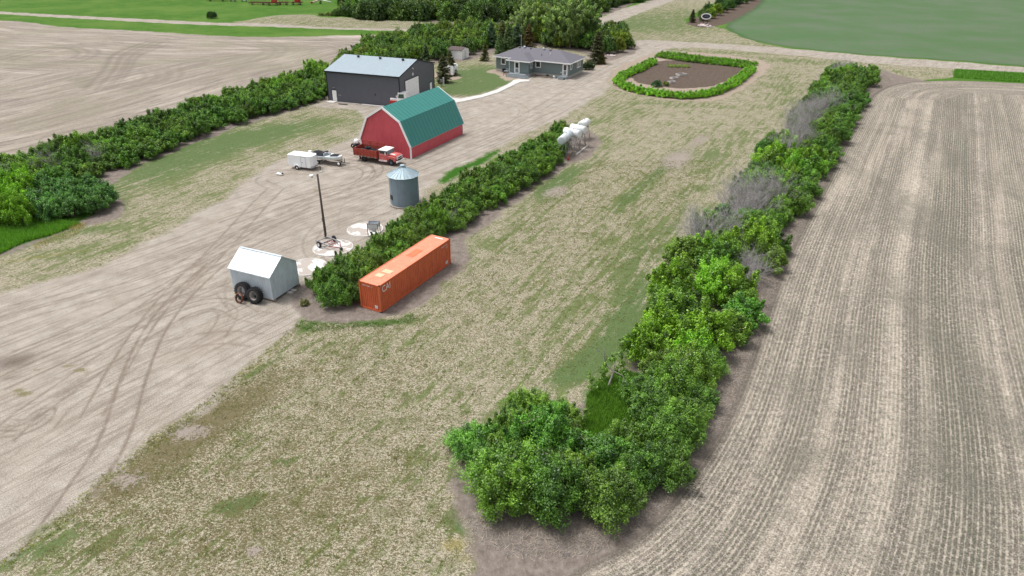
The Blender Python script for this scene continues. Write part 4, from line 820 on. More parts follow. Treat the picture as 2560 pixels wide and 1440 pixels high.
for a, b in zip(ro[:-1], ro[1:]):
    n = nrm2(a, b); q = [a, b, (b[0]+n[0], b[1]+n[1]), (a[0]+n[0], a[1]+n[1])]
    vs = [(x, y, z) for x in (-.15, BL+.15) for y, z in q]
    r_.add(vs, [(0, 1, 2, 3), (7, 6, 5, 4), (0, 4, 5, 1), (1, 5, 6, 2), (2, 6, 7, 3), (3, 7, 4, 0)])
    for k in range(1, 18):
        x = BL*k/18; c = (n[0]*1.35, n[1]*1.35); vs = [(xx, y+dy, z+dz) for xx in (x-.02, x+.02) for (y, z), (dy, dz) in ((a, n), (b, n), (b, c), (a, c))]
        r_.add(vs, [(0, 1, 2, 3), (7, 6, 5, 4), (0, 4, 5, 1), (1, 5, 6, 2), (2, 6, 7, 3), (3, 7, 4, 0)])
r_.build('roof', GREEN_ROOF, barn)
for x0 in (-.22, BL+.10):
    t_ = MB()
    for a, b in zip(ro[:-1], ro[1:]):
        n = nrm2(a, b, .13); m2 = nrm2(a, b, -.16); q = [(a[0]+m2[0], a[1]+m2[1]), (b[0]+m2[0], b[1]+m2[1]), (b[0]+n[0], b[1]+n[1]), (a[0]+n[0], a[1]+n[1])]
        vs = [(x, y, z) for x in (x0, x0+.12) for y, z in q]
        t_.add(vs, [(0, 1, 2, 3), (7, 6, 5, 4), (0, 4, 5, 1), (1, 5, 6, 2), (2, 6, 7, 3), (3, 7, 4, 0)])
    t_.build('gable_trim', WHITE, barn)
for x, y in ((-.06, -.06), (-.06, BW-.14), (BL-.14, -.06), (BL-.14, BW-.14)): MB().box(x, x+.2, y, y+.2, 0, BE).build('corner_trim', WHITE, barn)
MB().box(.2, BL-.2, -.07, -.02, BE-.12, BE-.05).build('eave_flashing', GALV_L, barn)

# --- charcoal shop: x to the right along the long front wall, y away
sx, sy, sa, SL, SW, SE, SP = -21.749, 135.923, -.3449, 16.2, 15.2, 5.855, 7.638
shop = thing('shop_building', 'large charcoal metal shop with pale blue grey roof and big white overhead door', 'workshop', (sx, sy, 0), sa)
w_ = MB(); w_.box(-SL, 0, 0, SW, 0, SE)
for x in (-SL, 0): w_.poly([(x, 0, SE), (x, SW, SE), (x, SW/2, SP)])
for k in range(1, 40): w_.box(-SL+SL*k/40-.012, -SL+SL*k/40+.012, -.010, .004, .1, SE-.1)
for k in range(1, 37):
    y = SW*k/37; w_.box(-.004, .010, y-.012, y+.012, .1, SE-.1)
w_.build('wall', DARK_SIDE, shop)
r_ = MB(); 
for a, b in (((-.25, SE-.08), (SW/2, SP+.04)), ((SW/2, SP+.04), (SW+.25, SE-.08))):
    n = nrm2(a, b, .1); q = [a, b, (b[0]+n[0], b[1]+n[1]), (a[0]+n[0], a[1]+n[1])]; vs = [(x, y, z) for x in (-SL-.2, .2) for y, z in q]
    r_.add(vs, [(0, 1, 2, 3), (7, 6, 5, 4), (0, 4, 5, 1), (1, 5, 6, 2), (2, 6, 7, 3), (3, 7, 4, 0)])
    for k in range(1, 52):
        x = -SL+SL*k/52; c = (n[0]*1.07, n[1]*1.07); vs = [(xx, y+dy, z+dz) for xx in (x-.015, x+.015) for (y, z), (dy, dz) in ((a, n), (b, n), (b, c), (a, c))]
        r_.add(vs, [(0, 1, 2, 3), (7, 6, 5, 4), (0, 4, 5, 1), (1, 5, 6, 2), (2, 6, 7, 3), (3, 7, 4, 0)])
r_.build('roof', GALV_ROOF, shop)
t_ = MB(); t_.box(-SL-.22, .22, -.30, -.24, SE-.22, SE+.03)
for x in (.205, -SL-.255):
    for a, b in (((-.28, SE-.16), (SW/2, SP-.04)), ((SW/2, SP-.04), (SW+.28, SE-.16))):
        vs = [(xx, y, z+dz) for xx in (x, x+.05) for (y, z, dz) in ((*a, 0), (*b, 0), (*b, .2), (*a, .2))]; t_.add(vs, [(0, 1, 2, 3), (7, 6, 5, 4), (0, 4, 5, 1), (1, 5, 6, 2), (2, 6, 7, 3), (3, 7, 4, 0)])
t_.build('fascia', BLACK, shop)
for x, y in ((-.10, -.06), (-SL-.06, -.06), (-.10, SW-.10)): MB().box(x, x+.16, y, y+.16, 0, SE-.2).build('corner_trim', BLACK, shop)
d = MB(); d.box(.012, .05, 2.3, 8.0, .03, 4.55); do = d.build('overhead_door', WHITE, shop)
g = MB()
for k in range(1, 8): g.box(.05, .055, 2.3, 8.0, .03+k*.57-.008, .03+k*.57+.008)
g.build('panel_seams', mat('door_seam', (.55, .57, .58), .6), do)
g = MB(); g.box(.012, .07, 2.16, 2.3, 0, 4.7); g.box(.012, .07, 8.0, 8.14, 0, 4.7); g.box(.012, .07, 2.3, 8.0, 4.55, 4.7); g.build('door_frame', BLACK, do)
for kk, bb in (('front', (-15.2, -14.2)),):
    d = MB(); d.box(bb[0], bb[1], -.05, -.012, .05, 2.15); dd = d.build('entry_door', WHITE, shop); g = MB(); g.box(bb[0]-.12, bb[0], -.06, -.012, 0, 2.27); g.box(bb[1], bb[1]+.1, -.06, -.012, 0, 2.27); g.box(bb[0], bb[1], -.06, -.012, 2.15, 2.27); g.build('door_frame', BLACK, dd); MB().box(bb[1]-.16, bb[1]-.08, -.10, -.05, 1.0, 1.1).build('handle', STEEL, dd)
d = MB(); d.box(.012, .05, 12.9, 13.9, .05, 2.15); dd = d.build('entry_door', WHITE, shop); g = MB(); g.box(.012, .06, 12.78, 12.9, 0, 2.27); g.box(.012, .06, 13.9, 14.02, 0, 2.27); g.box(.012, .06, 12.9, 13.9, 2.15, 2.27); g.build('door_frame', BLACK, dd)
MB().box(-14.9, -14.5, -.18, -.012, 2.62, 2.8).build('wall_light', STEEL, shop); MB().box(.012, .14, 5.45, 5.75, 5.05, 5.55).build('wall_light', WHITE, shop); MB().box(.012, .16, 5.5, 5.7, 6.35, 6.55).tube((.1, 5.6, 6.45), (.35, 5.45, 6.35), .07).build('camera_light', WHITE, shop); MB().box(.012, .14, 13.3, 13.5, 2.7, 2.9).build('wall_light', STEEL, shop)
MB().box(-5.5, -5.3, -.08, -.012, 1.9, 2.2).build('wall_vent', BLACK, shop); MB().box(-13.9, -13.2, -.05, -.012, 1.2, 1.38).build('meter_plate', STEEL, shop)
for x in (-12.6, -7.6, -2.5): MB().lathe([(.22, SP-.15), (.22, SP+.12), (.3, SP+.14), (.3, SP+.22), (.02, SP+.28)], 14, c=(x, SW/2-.9, 0)).build('roof_vent', BLACK, shop)
# things along the shop wall
def at_shop(x, y, z=0): c, s = math.cos(sa), math.sin(sa); return (sx+x*c-y*s, sy+x*s+y*c, z)
o = MB().box(-.9, .9, -.7, .7, 0, .12).build('concrete_step', CONC, None); o.location = at_shop(-14.9, -1.0); o.rotation_euler.z = sa; tag(o, 'square concrete step in front of the white entry door of the charcoal shop', 'step')
o = MB().box(-3.6, 3.6, -.22, .22, 0, .14).build('concrete_strip', CONC, None); o.location = at_shop(-4.6, -.7); o.rotation_euler.z = sa; tag(o, 'long pale beam lying along the front wall of the charcoal shop', 'beam')
o = MB().box(-2.2, 2.2, -.14, .14, 0, .1).build('wooden_plank', CONC_D, None); o.location = at_shop(-10.9, -.9); o.rotation_euler.z = sa+.03; tag(o, 'grey plank on the ground between shop step and pale beam', 'plank')
o = MB().box(-1.0, 1.0, -.14, .14, 0, .1).build('dark_plank', BLACK, None); o.location = at_shop(-11.8, -1.9); o.rotation_euler.z = sa; tag(o, 'short dark plank lying at the grass edge in front of the shop', 'plank')

# --- orange shipping container
cx, cy, ca, CL, CW, CH = -12.309, 56.924, 1.0829, 12.19, 2.438, 2.896
cont = thing('shipping_container', 'long orange corrugated shipping container with white lettering beside the yard hedge', 'shipping container', (cx, cy, 0), ca)
b = MB()
def corr(n, L, inset, depth):
    pts = []; p = L/n
    for k in range(n): x = k*p; pts += [(x, inset), (x+p*.26, inset), (x+p*.38, inset+depth), (x+p*.88, inset+depth)]
    return pts+[(L, inset)]
s_ = corr(40, CL-.32, .0, .045)
for y0, dirn in ((.03, 1), (CW-.03, -1)):
    v = []; 
    for x, dd in s_: v += [(x+.16, y0+dd*dirn, .16), (x+.16, y0+dd*dirn, CH-.08)]
    f = [(2*i, 2*i+2, 2*i+3, 2*i+1) if dirn > 0 else (2*i+1, 2*i+3, 2*i+2, 2*i) for i in range(len(s_)-1)]; b.add(v, f)
e_ = corr(9, CW-.32, 0, .05)
for x0, dirn in ((.03, 1), (CL-.03, -1)):
    v = []
    for y, dd in e_: v += [(x0+dd*dirn, y+.16, .16), (x0+dd*dirn, y+.16, CH-.1)]
    f = [(2*i+1, 2*i+3, 2*i+2, 2*i) if dirn > 0 else (2*i, 2*i+2, 2*i+3, 2*i+1) for i in range(len(e_)-1)]; b.add(v, f)
b.box(.05, CL-.05, .05, CW-.05, .1, .16); b.build('wall', ORANGE, cont)
b = MB(); rr = corr(46, CL-.4, 0, .03); v = []
for x, dd in rr: v += [(x+.2, .09, CH-.03-dd), (x+.2, CW-.09, CH-.03-dd)]
b.add(v, [(2*i, 2*i+2, 2*i+3, 2*i+1) for i in range(len(rr)-1)]); b.box(.03, .2, .06, CW-.06, CH-.12, CH-.012); b.box(CL-.2, CL-.03, .06, CW-.06, CH-.12, CH-.012)
ro_ = b.build('roof', ORANGE_TOP, cont)
PATCHC = mat('cream_roof_patch', (.70, .45, .28), .6, 0, .08)
for x0, x1, y0, y1 in ((1.55, 2.2, .95, 1.75), (2.5, 3.2, .65, 1.65)): MB().box(x0, x1, y0, y1, CH-.028, CH-.012).build('roof_patch', PATCHC, ro_)
MB().box(6.6, 8.4, .9, 1.7, CH-.028, CH-.014).build('roof_patch', mat('orange_patch', (.58, .16, .07), .6, 0, .12), ro_); MB().box(CL-.55, CL-.38, .6, 1.6, CH-.028, CH-.010).build('roof_patch', MARK, ro_)
b = MB()
for x in (0, CL-.16):
    for y in (0, CW-.16): b.box(x, x+.16, y, y+.16, .118, CH-.118)
for y in (0, CW-.08): b.box(.16, CL-.16, y, y+.08, CH-.10, CH-.02); b.box(.16, CL-.16, y, y+.08, .02, .17)
for x in (0, CL-.08): b.box(x, x+.08, .16, CW-.16, CH-.12, CH-.02); b.box(x, x+.08, .16, CW-.16, .02, .17)
b.build('frame', ORANGE, cont)
for x in (-.004, CL-.174):
    for y in (-.004, CW-.158):
        for z in (0, CH-.118): MB().box(x, x+.178, y, y+.162, z, z+.118).build('corner_casting', RUST if z else BLACK, cont)
Mside = lambda x, z: Matrix(((1, 0, 0, x), (0, 0, 1, .012), (0, 1, 0, z), (0, 0, 0, 1)))
def side_text(s, x, z, size, sq=1.0):   # right hand side (y = 0 face, seen from -y)
    return text_mesh(s, size, 'lettering', MARK, cont, Matrix(((1, 0, 0, x), (0, 0, -1, .012), (0, 1, 0, z), (0, 0, 0, 1))), .004, sq)
side_text('CAI', .40, 2.0, .95, .85); side_text('CAIU 816 871', CL-1.75, 2.42, .20); side_text('4 5 G 1', CL-.95, 2.12, .18)
def end_text(s, y, z, size, sq=1.0): return text_mesh(s, size, 'lettering', MARK, cont, Matrix(((0, 0, -1, .012), (-1, 0, 0, y), (0, 1, 0, z), (0, 0, 0, 1))), .004, sq)
end_text('CAIU  816871  6', CW-.42, 2.5, .17)
for x0, x1, z0, z1 in ((CL-1.0, CL-.6, .28, .62),): MB().box(x0, x1, .004, .018, z0, z1).build('data_plate', MARK, cont)
g = MB()
for k in range(3): g.box(CL-.96, CL-.64, -.002, .003, .34+k*.1, .36+k*.1)
g.build('plate_print', RUST, cont)
MB().box(.004, .018, .38, .72, .34, .66).build('data_plate', MARK, cont)
g = MB()
for k in range(3): g.box(-.002, .003, .42, .68, .40+k*.09, .415+k*.09)
g.build('plate_print', RUST, cont)

# --- tin shed, tilted skid base
hx, hy, ha, HL, HW, HE, HR = -23.08, 58.89, -.417, 5.0, 3.89, 2.72, 4.08
shed = thing('tin_shed', 'small galvanised tin shed with bright gable roof and tractor tyres against it', 'shed', (hx, hy, 0), ha)
b = MB(); b.box(-HL, 0, 0, HW, .25, HE)
for x in (0, -HL): b.poly([(x, 0, HE), (x, HW, HE), (x, HW/2, HR-.05)])
for k in range(1, 21):
    y = HW*k/21; b.box(-.003, .015, y-.02, y+.02, .26, HE+(HR-HE)*(1-abs(y-HW/2)/(HW/2))-.12)
for k in range(1, 27): x = -HL*k/27; b.box(x-.02, x+.02, -.015, .003, .26, HE-.06)
b.build('wall', GALV, shed)
b = MB()
for a, c in (((-.1, HE-.04), (HW/2, HR)), ((HW/2, HR), (HW+.1, HE-.04))):
    n = nrm2(a, c, .04); q = [a, c, (c[0]+n[0], c[1]+n[1]), (a[0]+n[0], a[1]+n[1])]; vs = [(x, y, z) for x in (-HL-.08, .08) for y, z in q]; b.add(vs, [(0, 1, 2, 3), (7, 6, 5, 4), (0, 4, 5, 1), (1, 5, 6, 2), (2, 6, 7, 3), (3, 7, 4, 0)])
    for k in range(1, 27):
        x = -HL*k/27; e = (n[0]*1.4, n[1]*1.4); vs = [(xx, y+dy, z+dz) for xx in (x-.012, x+.012) for (y, z), (dy, dz) in ((a, n), (c, n), (c, e), (a, e))]; b.add(vs, [(0, 1, 2, 3), (7, 6, 5, 4), (0, 4, 5, 1), (1, 5, 6, 2), (2, 6, 7, 3), (3, 7, 4, 0)])
b.build('roof', GALV_L, shed)
b = MB(); b.box(-HL-.1, .1, -.13, -.09, HE-.14, HE-.03)
for x in (.085, -HL-.11):
    for a, c in (((-.1, HE-.1), (HW/2, HR-.06)), ((HW/2, HR-.06), (HW+.1, HE-.1))): vs = [(xx, y, z+dz) for xx in (x, x+.03) for (y, z, dz) in ((*a, 0), (*c, 0), (*c, .1), (*a, .1))]; b.add(vs, [(0, 1, 2, 3), (7, 6, 5, 4), (0, 4, 5, 1), (1, 5, 6, 2), (2, 6, 7, 3), (3, 7, 4, 0)])
b.box(-HL-.05, .1, HW/2-.12, HW/2+.12, HR+.035, HR+.06); b.build('trim', GALV, shed)
for y in (.1, HW-.3): MB().box(-HL+.1, .15, y, y+.2, .0, .24).build('skid', WOODG, shed)
for y in (1.9, 2.4): o = MB().box(.0, .6, y, y+.35, 0, .18).build('block', CONC_D, shed)
def tractor_tyre(loc, rz, tilt, rr, wd, label):
    t_ = thing('tractor_tyre', label, 'tractor tyre', loc, rz, 'tractor tyres leaning on the tin shed'); t_.rotation_euler = (tilt, 0, rz)
    b = MB(); b.lathe([(rr*.55, -wd*.42), (rr*.62, -wd*.5), (rr*.86, -wd*.5), (rr*.95, -wd*.38), (rr*.96, wd*.38), (rr*.86, wd*.5), (rr*.62, wd*.5), (rr*.55, wd*.42), (rr*.52, 0), (rr*.55, -wd*.42)], 40, 'y', True, (0, 0, rr))
    for k in range(22):
        for s in (-1, 1):
            a0 = 2*math.pi*(k+.25*(s > 0)*2)/22; a1 = a0+.16
            p = [(rr*.93*math.cos(a0), s*.02, rr*.93*math.sin(a0)+rr), (rr*.88*math.cos(a1), s*wd*.5, rr*.88*math.sin(a1)+rr)]
            d0 = np.array([-math.sin(a0), 0, math.cos(a0)])*.045; d1 = np.array([-math.sin(a1), 0, math.cos(a1)])*.045
            v = []
            for (q, dd, a_) in ((np.array(p[0]), d0, a0), (np.array(p[1]), d1, a1)):
                up_ = np.array([math.cos(a_), 0, math.sin(a_)])*.10
                v += [q-dd, q+dd, q+dd+up_, q-dd+up_]
            b.add([tuple(x) for x in v], [(0, 1, 2, 3), (7, 6, 5, 4), (0, 4, 5, 1), (1, 5, 6, 2), (2, 6, 7, 3), (3, 7, 4, 0)])
    b.build('tread', TYRE, t_)
    MB().lathe([(rr*.54, -wd*.46), (rr*.57, -wd*.46), (rr*.54, -wd*.36), (rr*.48, -wd*.2), (rr*.48, wd*.3), (rr*.54, wd*.45)], 36, 'y', True, (0, 0, rr)).build('rim', mat('worn_rim', (.42, .38, .35), .5, .3, .3, 4, .4, (.17, .08, .05), .7), t_)
    return t_
def at_shed(x, y, z=0): c, s = math.cos(ha), math.sin(ha); return (hx+x*c-y*s, hy+x*s+y*c, z)
tractor_tyre(at_shed(-3.15, -.75), ha, -.25, .86, .62, 'left tractor tyre with rusty rim leaning against the tin shed wall')
tractor_tyre(at_shed(-1.55, -.85), ha+.05, -.22, .80, .62, 'right tractor tyre with pale rim leaning against the tin shed')
o = MB().lathe([(.42, -.09), (.50, -.09), (.50, .09), (.42, .09), (.42, -.09)], 30, 'y', True, (0, 0, .5)).build('rusty_rim', RUST, None); o.location = at_shed(-3.0, -1.5); o.rotation_euler = (-.35, 0, ha-.1); tag(o, 'brown rusty steel rim ring leaning on the left tractor tyre', 'wheel rim')

# --- grain bin
g0 = P(1013, 508)
bn = thing('grain_bin', 'round corrugated steel grain bin with pale blue cone roof', 'grain bin', (g0[0], g0[1], 0), .2)
b = MB(); pf = []
for k in range(0, 75): z = .12+k*.052; pf.append((1.84+(.018 if k % 2 else -.012), z))
b.lathe(pf, 48); b.build('wall', BIN_SIDE, bn)
b = MB()
for k in range(12): a = 2*math.pi*k/12; b.M = Matrix.Rotation(a, 4, 'Z'); b.box(1.83, 1.868, -.035, .035, .12, 3.95)
b.M = Matrix.Identity(4); b.build('wall_seam', BIN_SIDE, bn)
b = MB(); b.lathe([(2.06, 3.86), (2.1, 3.93), (.26, 4.95), (.26, 5.08)], 12, smooth=False)
for k in range(24): a = 2*math.pi*(k/24); b.tube((2.02*math.cos(a), 2.02*math.sin(a), 4.0), (.3*math.cos(a), .3*math.sin(a), 4.955), .018, n=4)
b.build('roof', BIN_ROOF, bn); MB().lathe([(.3, 5.04), (.33, 5.06), (.33, 5.16), (.24, 5.2), (.01, 5.22)], 16).build('cap', BIN_ROOF, bn)
MB().lathe([(1.9, .0), (1.9, .13), (1.8, .13)], 40).build('base_ring', mat('bin_base', (.38, .37, .33), .7, .1), bn)
g = MB()
for k in range(15): a = -2.7+k*.19; g.M = Matrix.Rotation(a, 4, 'Z'); g.box(1.9, 2.12+.06*math.sin(k*3), -.16, .12, 0, .10)
g.M = Matrix.Identity(4); g.build('anchor_blocks', WOODG, bn)
a = 3.55; b = MB(); b.M = Matrix.Rotation(a, 4, 'Z'); b.box(1.84, 1.90, -.28, .28, .9, 1.5); b.build('door_patch', BLACK, bn)

# --- round concrete pads (old bin floors)
for (x, y, r0, lab) in ((913, 574, 2.15, 'round concrete pad nearest the grain bin, partly covered with grey dirt'), (833, 620, 2.25, 'middle round concrete pad carrying the old wheeled trailer frame'), (768, 668, 2.1, 'round concrete pad right beside the tin shed')):
    g0 = P(x, y); t_ = thing('concrete_pad', lab, 'concrete pad', (g0[0], g0[1], 0), x*.01, 'round concrete pads in the yard')
    tt = _mc.get('pad_top')
    if not tt:
        q = NT('pad_top'); c = q.obj(); nn = q.add(q.noise(.55, c, 4, .6), q.mul(q.noise(6, c, 3, .7), .1)); q.bsdf(q.mix(q.step(nn, .55, .585), (.38, .335, .30), q.mix(q.noise(8, c, 4), (.60, .58, .56), (.76, .75, .73))), .9); tt = _mc['pad_top'] = q.m
    MB().lathe([(0.001, .075), (r0-.12, .075)], 48).build('slab', tt, t_)
    MB().lathe([(r0-.12, .07), (r0-.12, .10), (r0, .10), (r0+.02, 0)], 48).build('rim', CONC, t_)

# --- yard lamp pole
g0 = P(815, 595); t_ = thing('yard_lamp', 'tall wooden yard light pole with white lamp head beside the round pads', 'lamp post', (g0[0], g0[1], 0), 0)
MB().tube((0, 0, 0), (-.02, 0, 7.75), .15, .10, 12).build('pole', mat('old_pole_wood', (.10, .082, .072), .95, 0, .25, 3, .2, None, 0, (4, 4, .3)), t_)
MB().path([(-.02, 0, 7.5), (-.35, 0, 7.62), (-.55, -.02, 7.6)], .03).build('bracket', STEEL, t_)
MB().lathe([(.02, .22), (.2, .2), (.27, .1), (.26, .02), (.15, -.02), (.12, -.16), (.05, -.2)], 18, c=(-.68, -.02, 7.48)).build('lamp_head', mat('white_lamp_housing', (.78, .80, .80), .4), t_)
MB().box(-.16, -.10, -.16, .0, 2.2, 2.6).build('junction_box', STEEL, t_)

# --- old wheeled frame on the middle pad
g0 = P(822, 615); t_ = thing('trailer_frame', 'bare rusty steel running gear with two wheels parked on the middle concrete pad', 'trailer', (g0[0], g0[1], .1), -.68)
b = MB()
for y in (-.75, .75): b.box(-1.3, 1.2, y-.06, y+.06, .42, .54)
for x in (-1.1, -.2, .9): b.box(x, x+.08, -.72, .72, .43, .50)
b.box(-.35, -.23, -1.0, 1.0, .28, .38); b.build('frame', STEEL, t_)
b = MB()
for y in (-.3, 0, .3): b.box(-.1, 1.3, y, y+.06, .44, .50)
b.tube((1.2, -.7, .46), (2.2, 0, .3), .05); b.tube((1.2, .7, .46), (2.2, 0, .3), .05); b.build('drawbar', mat('red_rusty_bars', (.30, .10, .09), .8, 0, .3), t_)
MB().box(2.1, 2.4, -.12, .12, .1, .36).build('hitch', BLACK, t_)
for y in (-1.05, 1.05):
    wt = MB().wheel((-.3, y, .36), .38, .2, .5).build('wheel', TYRE, t_); MB().lathe([(.02, -.06), (.19, -.04), (.20, -.1)], 16, 'y', c=(-.3, y+(-.02 if y < 0 else .1), .36)).build('rim', WHITE if y < 0 else RUST, wt)
# --- steel hopper half hidden behind hedge on the far pad
g0 = P(936, 588); t_ = thing('grain_hopper', 'grey steel hopper on legs partly hidden by the hedge on the far concrete pad', 'hopper', (g0[0], g0[1], .08), -.1)
b = MB(); q = [(-.62, -.4), (.62, -.4), (.62, .4), (-.62, .4)]; zt, zm = 1.5, 1.0
v = [(x, y, zt) for x, y in q]+[(x, y, zm) for x, y in q]+[(x*.2, y*.2, .35) for x, y in q]; b.add(v, [(i+o_, (i+1) % 4+o_, (i+1) % 4+4+o_, i+4+o_)[::-1] for o_ in (0, 4) for i in range(4)]); b.build('bin', GALV_L, t_)
b = MB()
for x, y in q: b.box(x-.04, x+.04, y-.04, y+.04, 0, 1.55)
b.box(-.66, .66, -.46, -.40, 1.46, 1.56); b.box(-.66, .66, .40, .46, 1.46, 1.56); b.build('leg_frame', STEEL, t_)

# --- elevated fuel tanks
tg = 'raised fuel tanks behind the yard hedge'
def tank(p0, p1, r0, lab, mt, lattice=True, h=2.9):
    a, c = P(*p0, h), P(*p1, h); m_ = (a+c)/2; d = c-a; L = np.linalg.norm(d); az_ = math.atan2(d[1], d[0])
    t_ = thing('fuel_tank', lab, 'fuel tank', (m_[0], m_[1], 0), az_, tg)
    MB().lathe([(.001, -L/2-.04), (r0*.7, -L/2-.03), (r0, -L/2), (r0, L/2), (r0*.7, L/2+.03), (.001, L/2+.04)], 24, 'x', True, (0, 0, h)).build('tank_body', mt, t_)
    MB().lathe([(.09, r0), (.09, r0+.1), (.001, r0+.12)], 10, c=(.2, 0, h)).build('filler_cap', STEEL, t_)
    zb = h-r0*.86
    b = MB(); X = L*.32; Y0, Y1 = .42, .8
    for sx_ in (-1, 1):
        for sy_ in (-1, 1): b.tube((sx_*X, sy_*Y0, zb+.12), (sx_*(X+.2), sy_*Y1, 0), .055, n=6)
        b.tube((sx_*X, -Y0, zb), (sx_*X, Y0, zb), .04, n=6); b.tube((sx_*(X+.1), -.62, zb*.5), (sx_*(X+.1), .62, zb*.5), .025, n=5)
        b.tube((sx_*X, -Y0, zb), (sx_*(X+.2), Y1, .05), .035, n=5)
    for sy_ in (-1, 1): b.tube((-X, sy_*Y0, zb), (X+.2, sy_*Y1, .05), .022, n=5); b.tube((X, sy_*Y0, zb), (-X-.2, sy_*Y1, .05), .022, n=5); b.tube((-X, sy_*Y0, zb), (X, sy_*Y0, zb), .03, n=5)
    b.build('stand', mat('stand_steel', (.36, .35, .36), .6, .3, .2), t_)
    return t_, L
TW = mat('white_tank_paint', (.80, .82, .83), .4, 0, .06, 1.5, .4, (.6, .58, .55), .35); TG = mat('aged_silver_tank_paint', (.55, .60, .63), .5, .1, .12, 1.5, .4, (.40, .36, .34), .5)
tk, L = tank((1403, 352), (1424, 334), .64, 'nearest raised fuel tank, aged silver grey, pointing at the viewer', TG, h=2.9)
tank((1413, 327), (1449, 336), .60, 'second raised fuel tank, white, lying crosswise', TW, h=2.75); tank((1429, 318), (1463, 325.5), .60, 'third raised fuel tank, white, on pale stand', TW, h=2.75); tank((1452, 313), (1468, 304.5), .62, 'farthest raised fuel tank, white, on dark legs', TW, h=2.6)
b = MB()
for s_ in (-.16, .16): b.tube((.95+.3, s_-.55, 0), (.8, s_-.55, 2.5), .022, n=5)
for k in range(8): b.tube((1.25-.45*k/8, -.71, .2+k*.29), (1.25-.45*k/8, -.39, .2+k*.29), .015, n=4)
b.build('ladder', STEEL, tk)
a, c = P(1440, 388), P(1468, 366); L = np.linalg.norm(c-a); o = MB().box(-L/2, L/2, -.07, .07, 0, .15).build('timber_beam', CONC, None); o.location = tuple((a+c)/2); o.rotation_euler.z = math.atan2(*(c-a)[[1, 0]]); tag(o, 'pale timber beam on the ground along the fuel tank stands', 'beam')
g0 = P(1420, 402); t_ = MB(); t_.box(-.15, .15, -.12, .12, .1, .5).tube((0, 0, .5), (.05, 0, .9), .03).tube((.3, .2, 0), (.1, 0, .6), .03); o = t_.build('fuel_pump', mat('red_pump', (.4, .08, .06), .6), None); o.location = tuple(g0); tag(o, 'small red hand pump at the foot of the nearest fuel tank stand', 'pump')
# ------------------------------------------------------------------ house
ox, oy, oa, OL, OW, OE, OV, OR = 12.703, 163.619, -.475, 18.85, 8.48, 3.455, .574, 5.35
house = thing('house', 'single storey grey green house with grey hip roof and white window trim', 'house', (ox, oy, 0), oa)
BXL, BXR, BD = -13.9, -8.95, 2.6        # bump-out towards the viewer
w_ = MB(); w_.box(-OL, 0, 0, OW, .62, OE-.1); w_.box(BXL, BXR, -BD, .02, .62, OE-.1)
for k in range(1, 15): z = .62+k*.19; w_.box(BXL-.004, BXR+.006, -BD-.006, 0, z, z+.012); w_.box(-OL, BXL, -.006, 0, z, z+.012); w_.box(BXR, .006, -.006, .0, z, z+.012); w_.box(0, .006, 0, OW, z, z+.012)
w_.build('wall', HOUSE, house)
f_ = MB(); f_.box(-OL+.04, -.04, .04, OW-.04, 0, .62); f_.box(BXL+.04, BXR-.04, -BD+.04, .04, 0, .62); f_.build('foundation', CONC_D, house)
x0, x1, y0, y1, hw_ = -OL-OV, OV, -OV, OW+OV, (OW+2*OV)/2
zr = OR; ze = OE; sl_r = (zr-ze)/hw_
r_ = MB()
A_, B_, C_, D_ = (x0, y0, ze), (x1, y0, ze), (x1, y1, ze), (x0, y1, ze); R1, R2 = (x0+hw_, OW/2, zr), (x1-hw_, OW/2, zr)
r_.add([A_, B_, C_, D_, R1, R2], [(0, 1, 5, 4), (1, 2, 5), (2, 3, 4, 5), (3, 0, 4), (3, 2, 1, 0)])
bw = (BXR-BXL)/2+OV; by0 = -BD-OV; zb = ze+sl_r*bw; xm = (BXL+BXR)/2     # bump hip roof
yb = -OV+(zb-ze)/sl_r
r_.add([(xm-bw, by0, ze+.004), (xm+bw, by0, ze+.004), (xm+bw, y0+.02, ze+.004), (xm, yb+.02, zb+.004), (xm-bw, y0+.02, ze+.004), (xm, by0+bw, zb+.004)], [(0, 1, 5), (1, 2, 3, 5), (4, 0, 5, 3), (4, 2, 1, 0)])
roof = r_.build('roof', SHING, house)
g = MB(); fz = (ze-.2, ze+.02)
g.box(x0-.05, xm-bw, y0-.05, y0, *fz); g.box(xm+bw, x1+.05, y0-.05, y0, *fz); g.box(x1, x1+.05, y0, y1, *fz); g.box(x0-.05, x0, y0, y1, *fz); g.box(x0, x1, y1, y1+.05, *fz)
g.box(xm-bw-.05, xm+bw+.05, by0-.05, by0, *fz); g.box(xm+bw, xm+bw+.05, by0, y0-.05, *fz); g.box(xm-bw-.05, xm-bw, by0, y0-.05, *fz)
g.build('fascia', WHITE, house)
def roofz(x, y): return ze+sl_r*min(y-y0, y1-y, x-x0, x1-x)
for x, y, k in ((x0+hw_+.1, OW/2-.5, 0), (-13.2, OW/2-.4, 1), (-11.6, OW/2-.5, 0), (-8.2, OW/2-.4, 1), (-6.5, OW/2-.5, 0)):
    z = roofz(x, y)-.03; MB().lathe([(.22, z), (.24, z+.25), (.3, z+.28), (.26, z+.42), (.01, z+.48)] if k else [(.2, z), (.2, z+.2), (.27, z+.22), (.01, z+.3)], 12, c=(x, y, 0)).build('roof_vent', GALV_L if k else STEEL, roof)
for x, y, m_ in ((-7.6, 1.5, BLACK), (-5.7, 2.1, WHITE)): z = roofz(x, y)-.05; MB().tube((x, y, z), (x, y, z+.42), .07, n=8).build('vent_pipe', m_, roof)
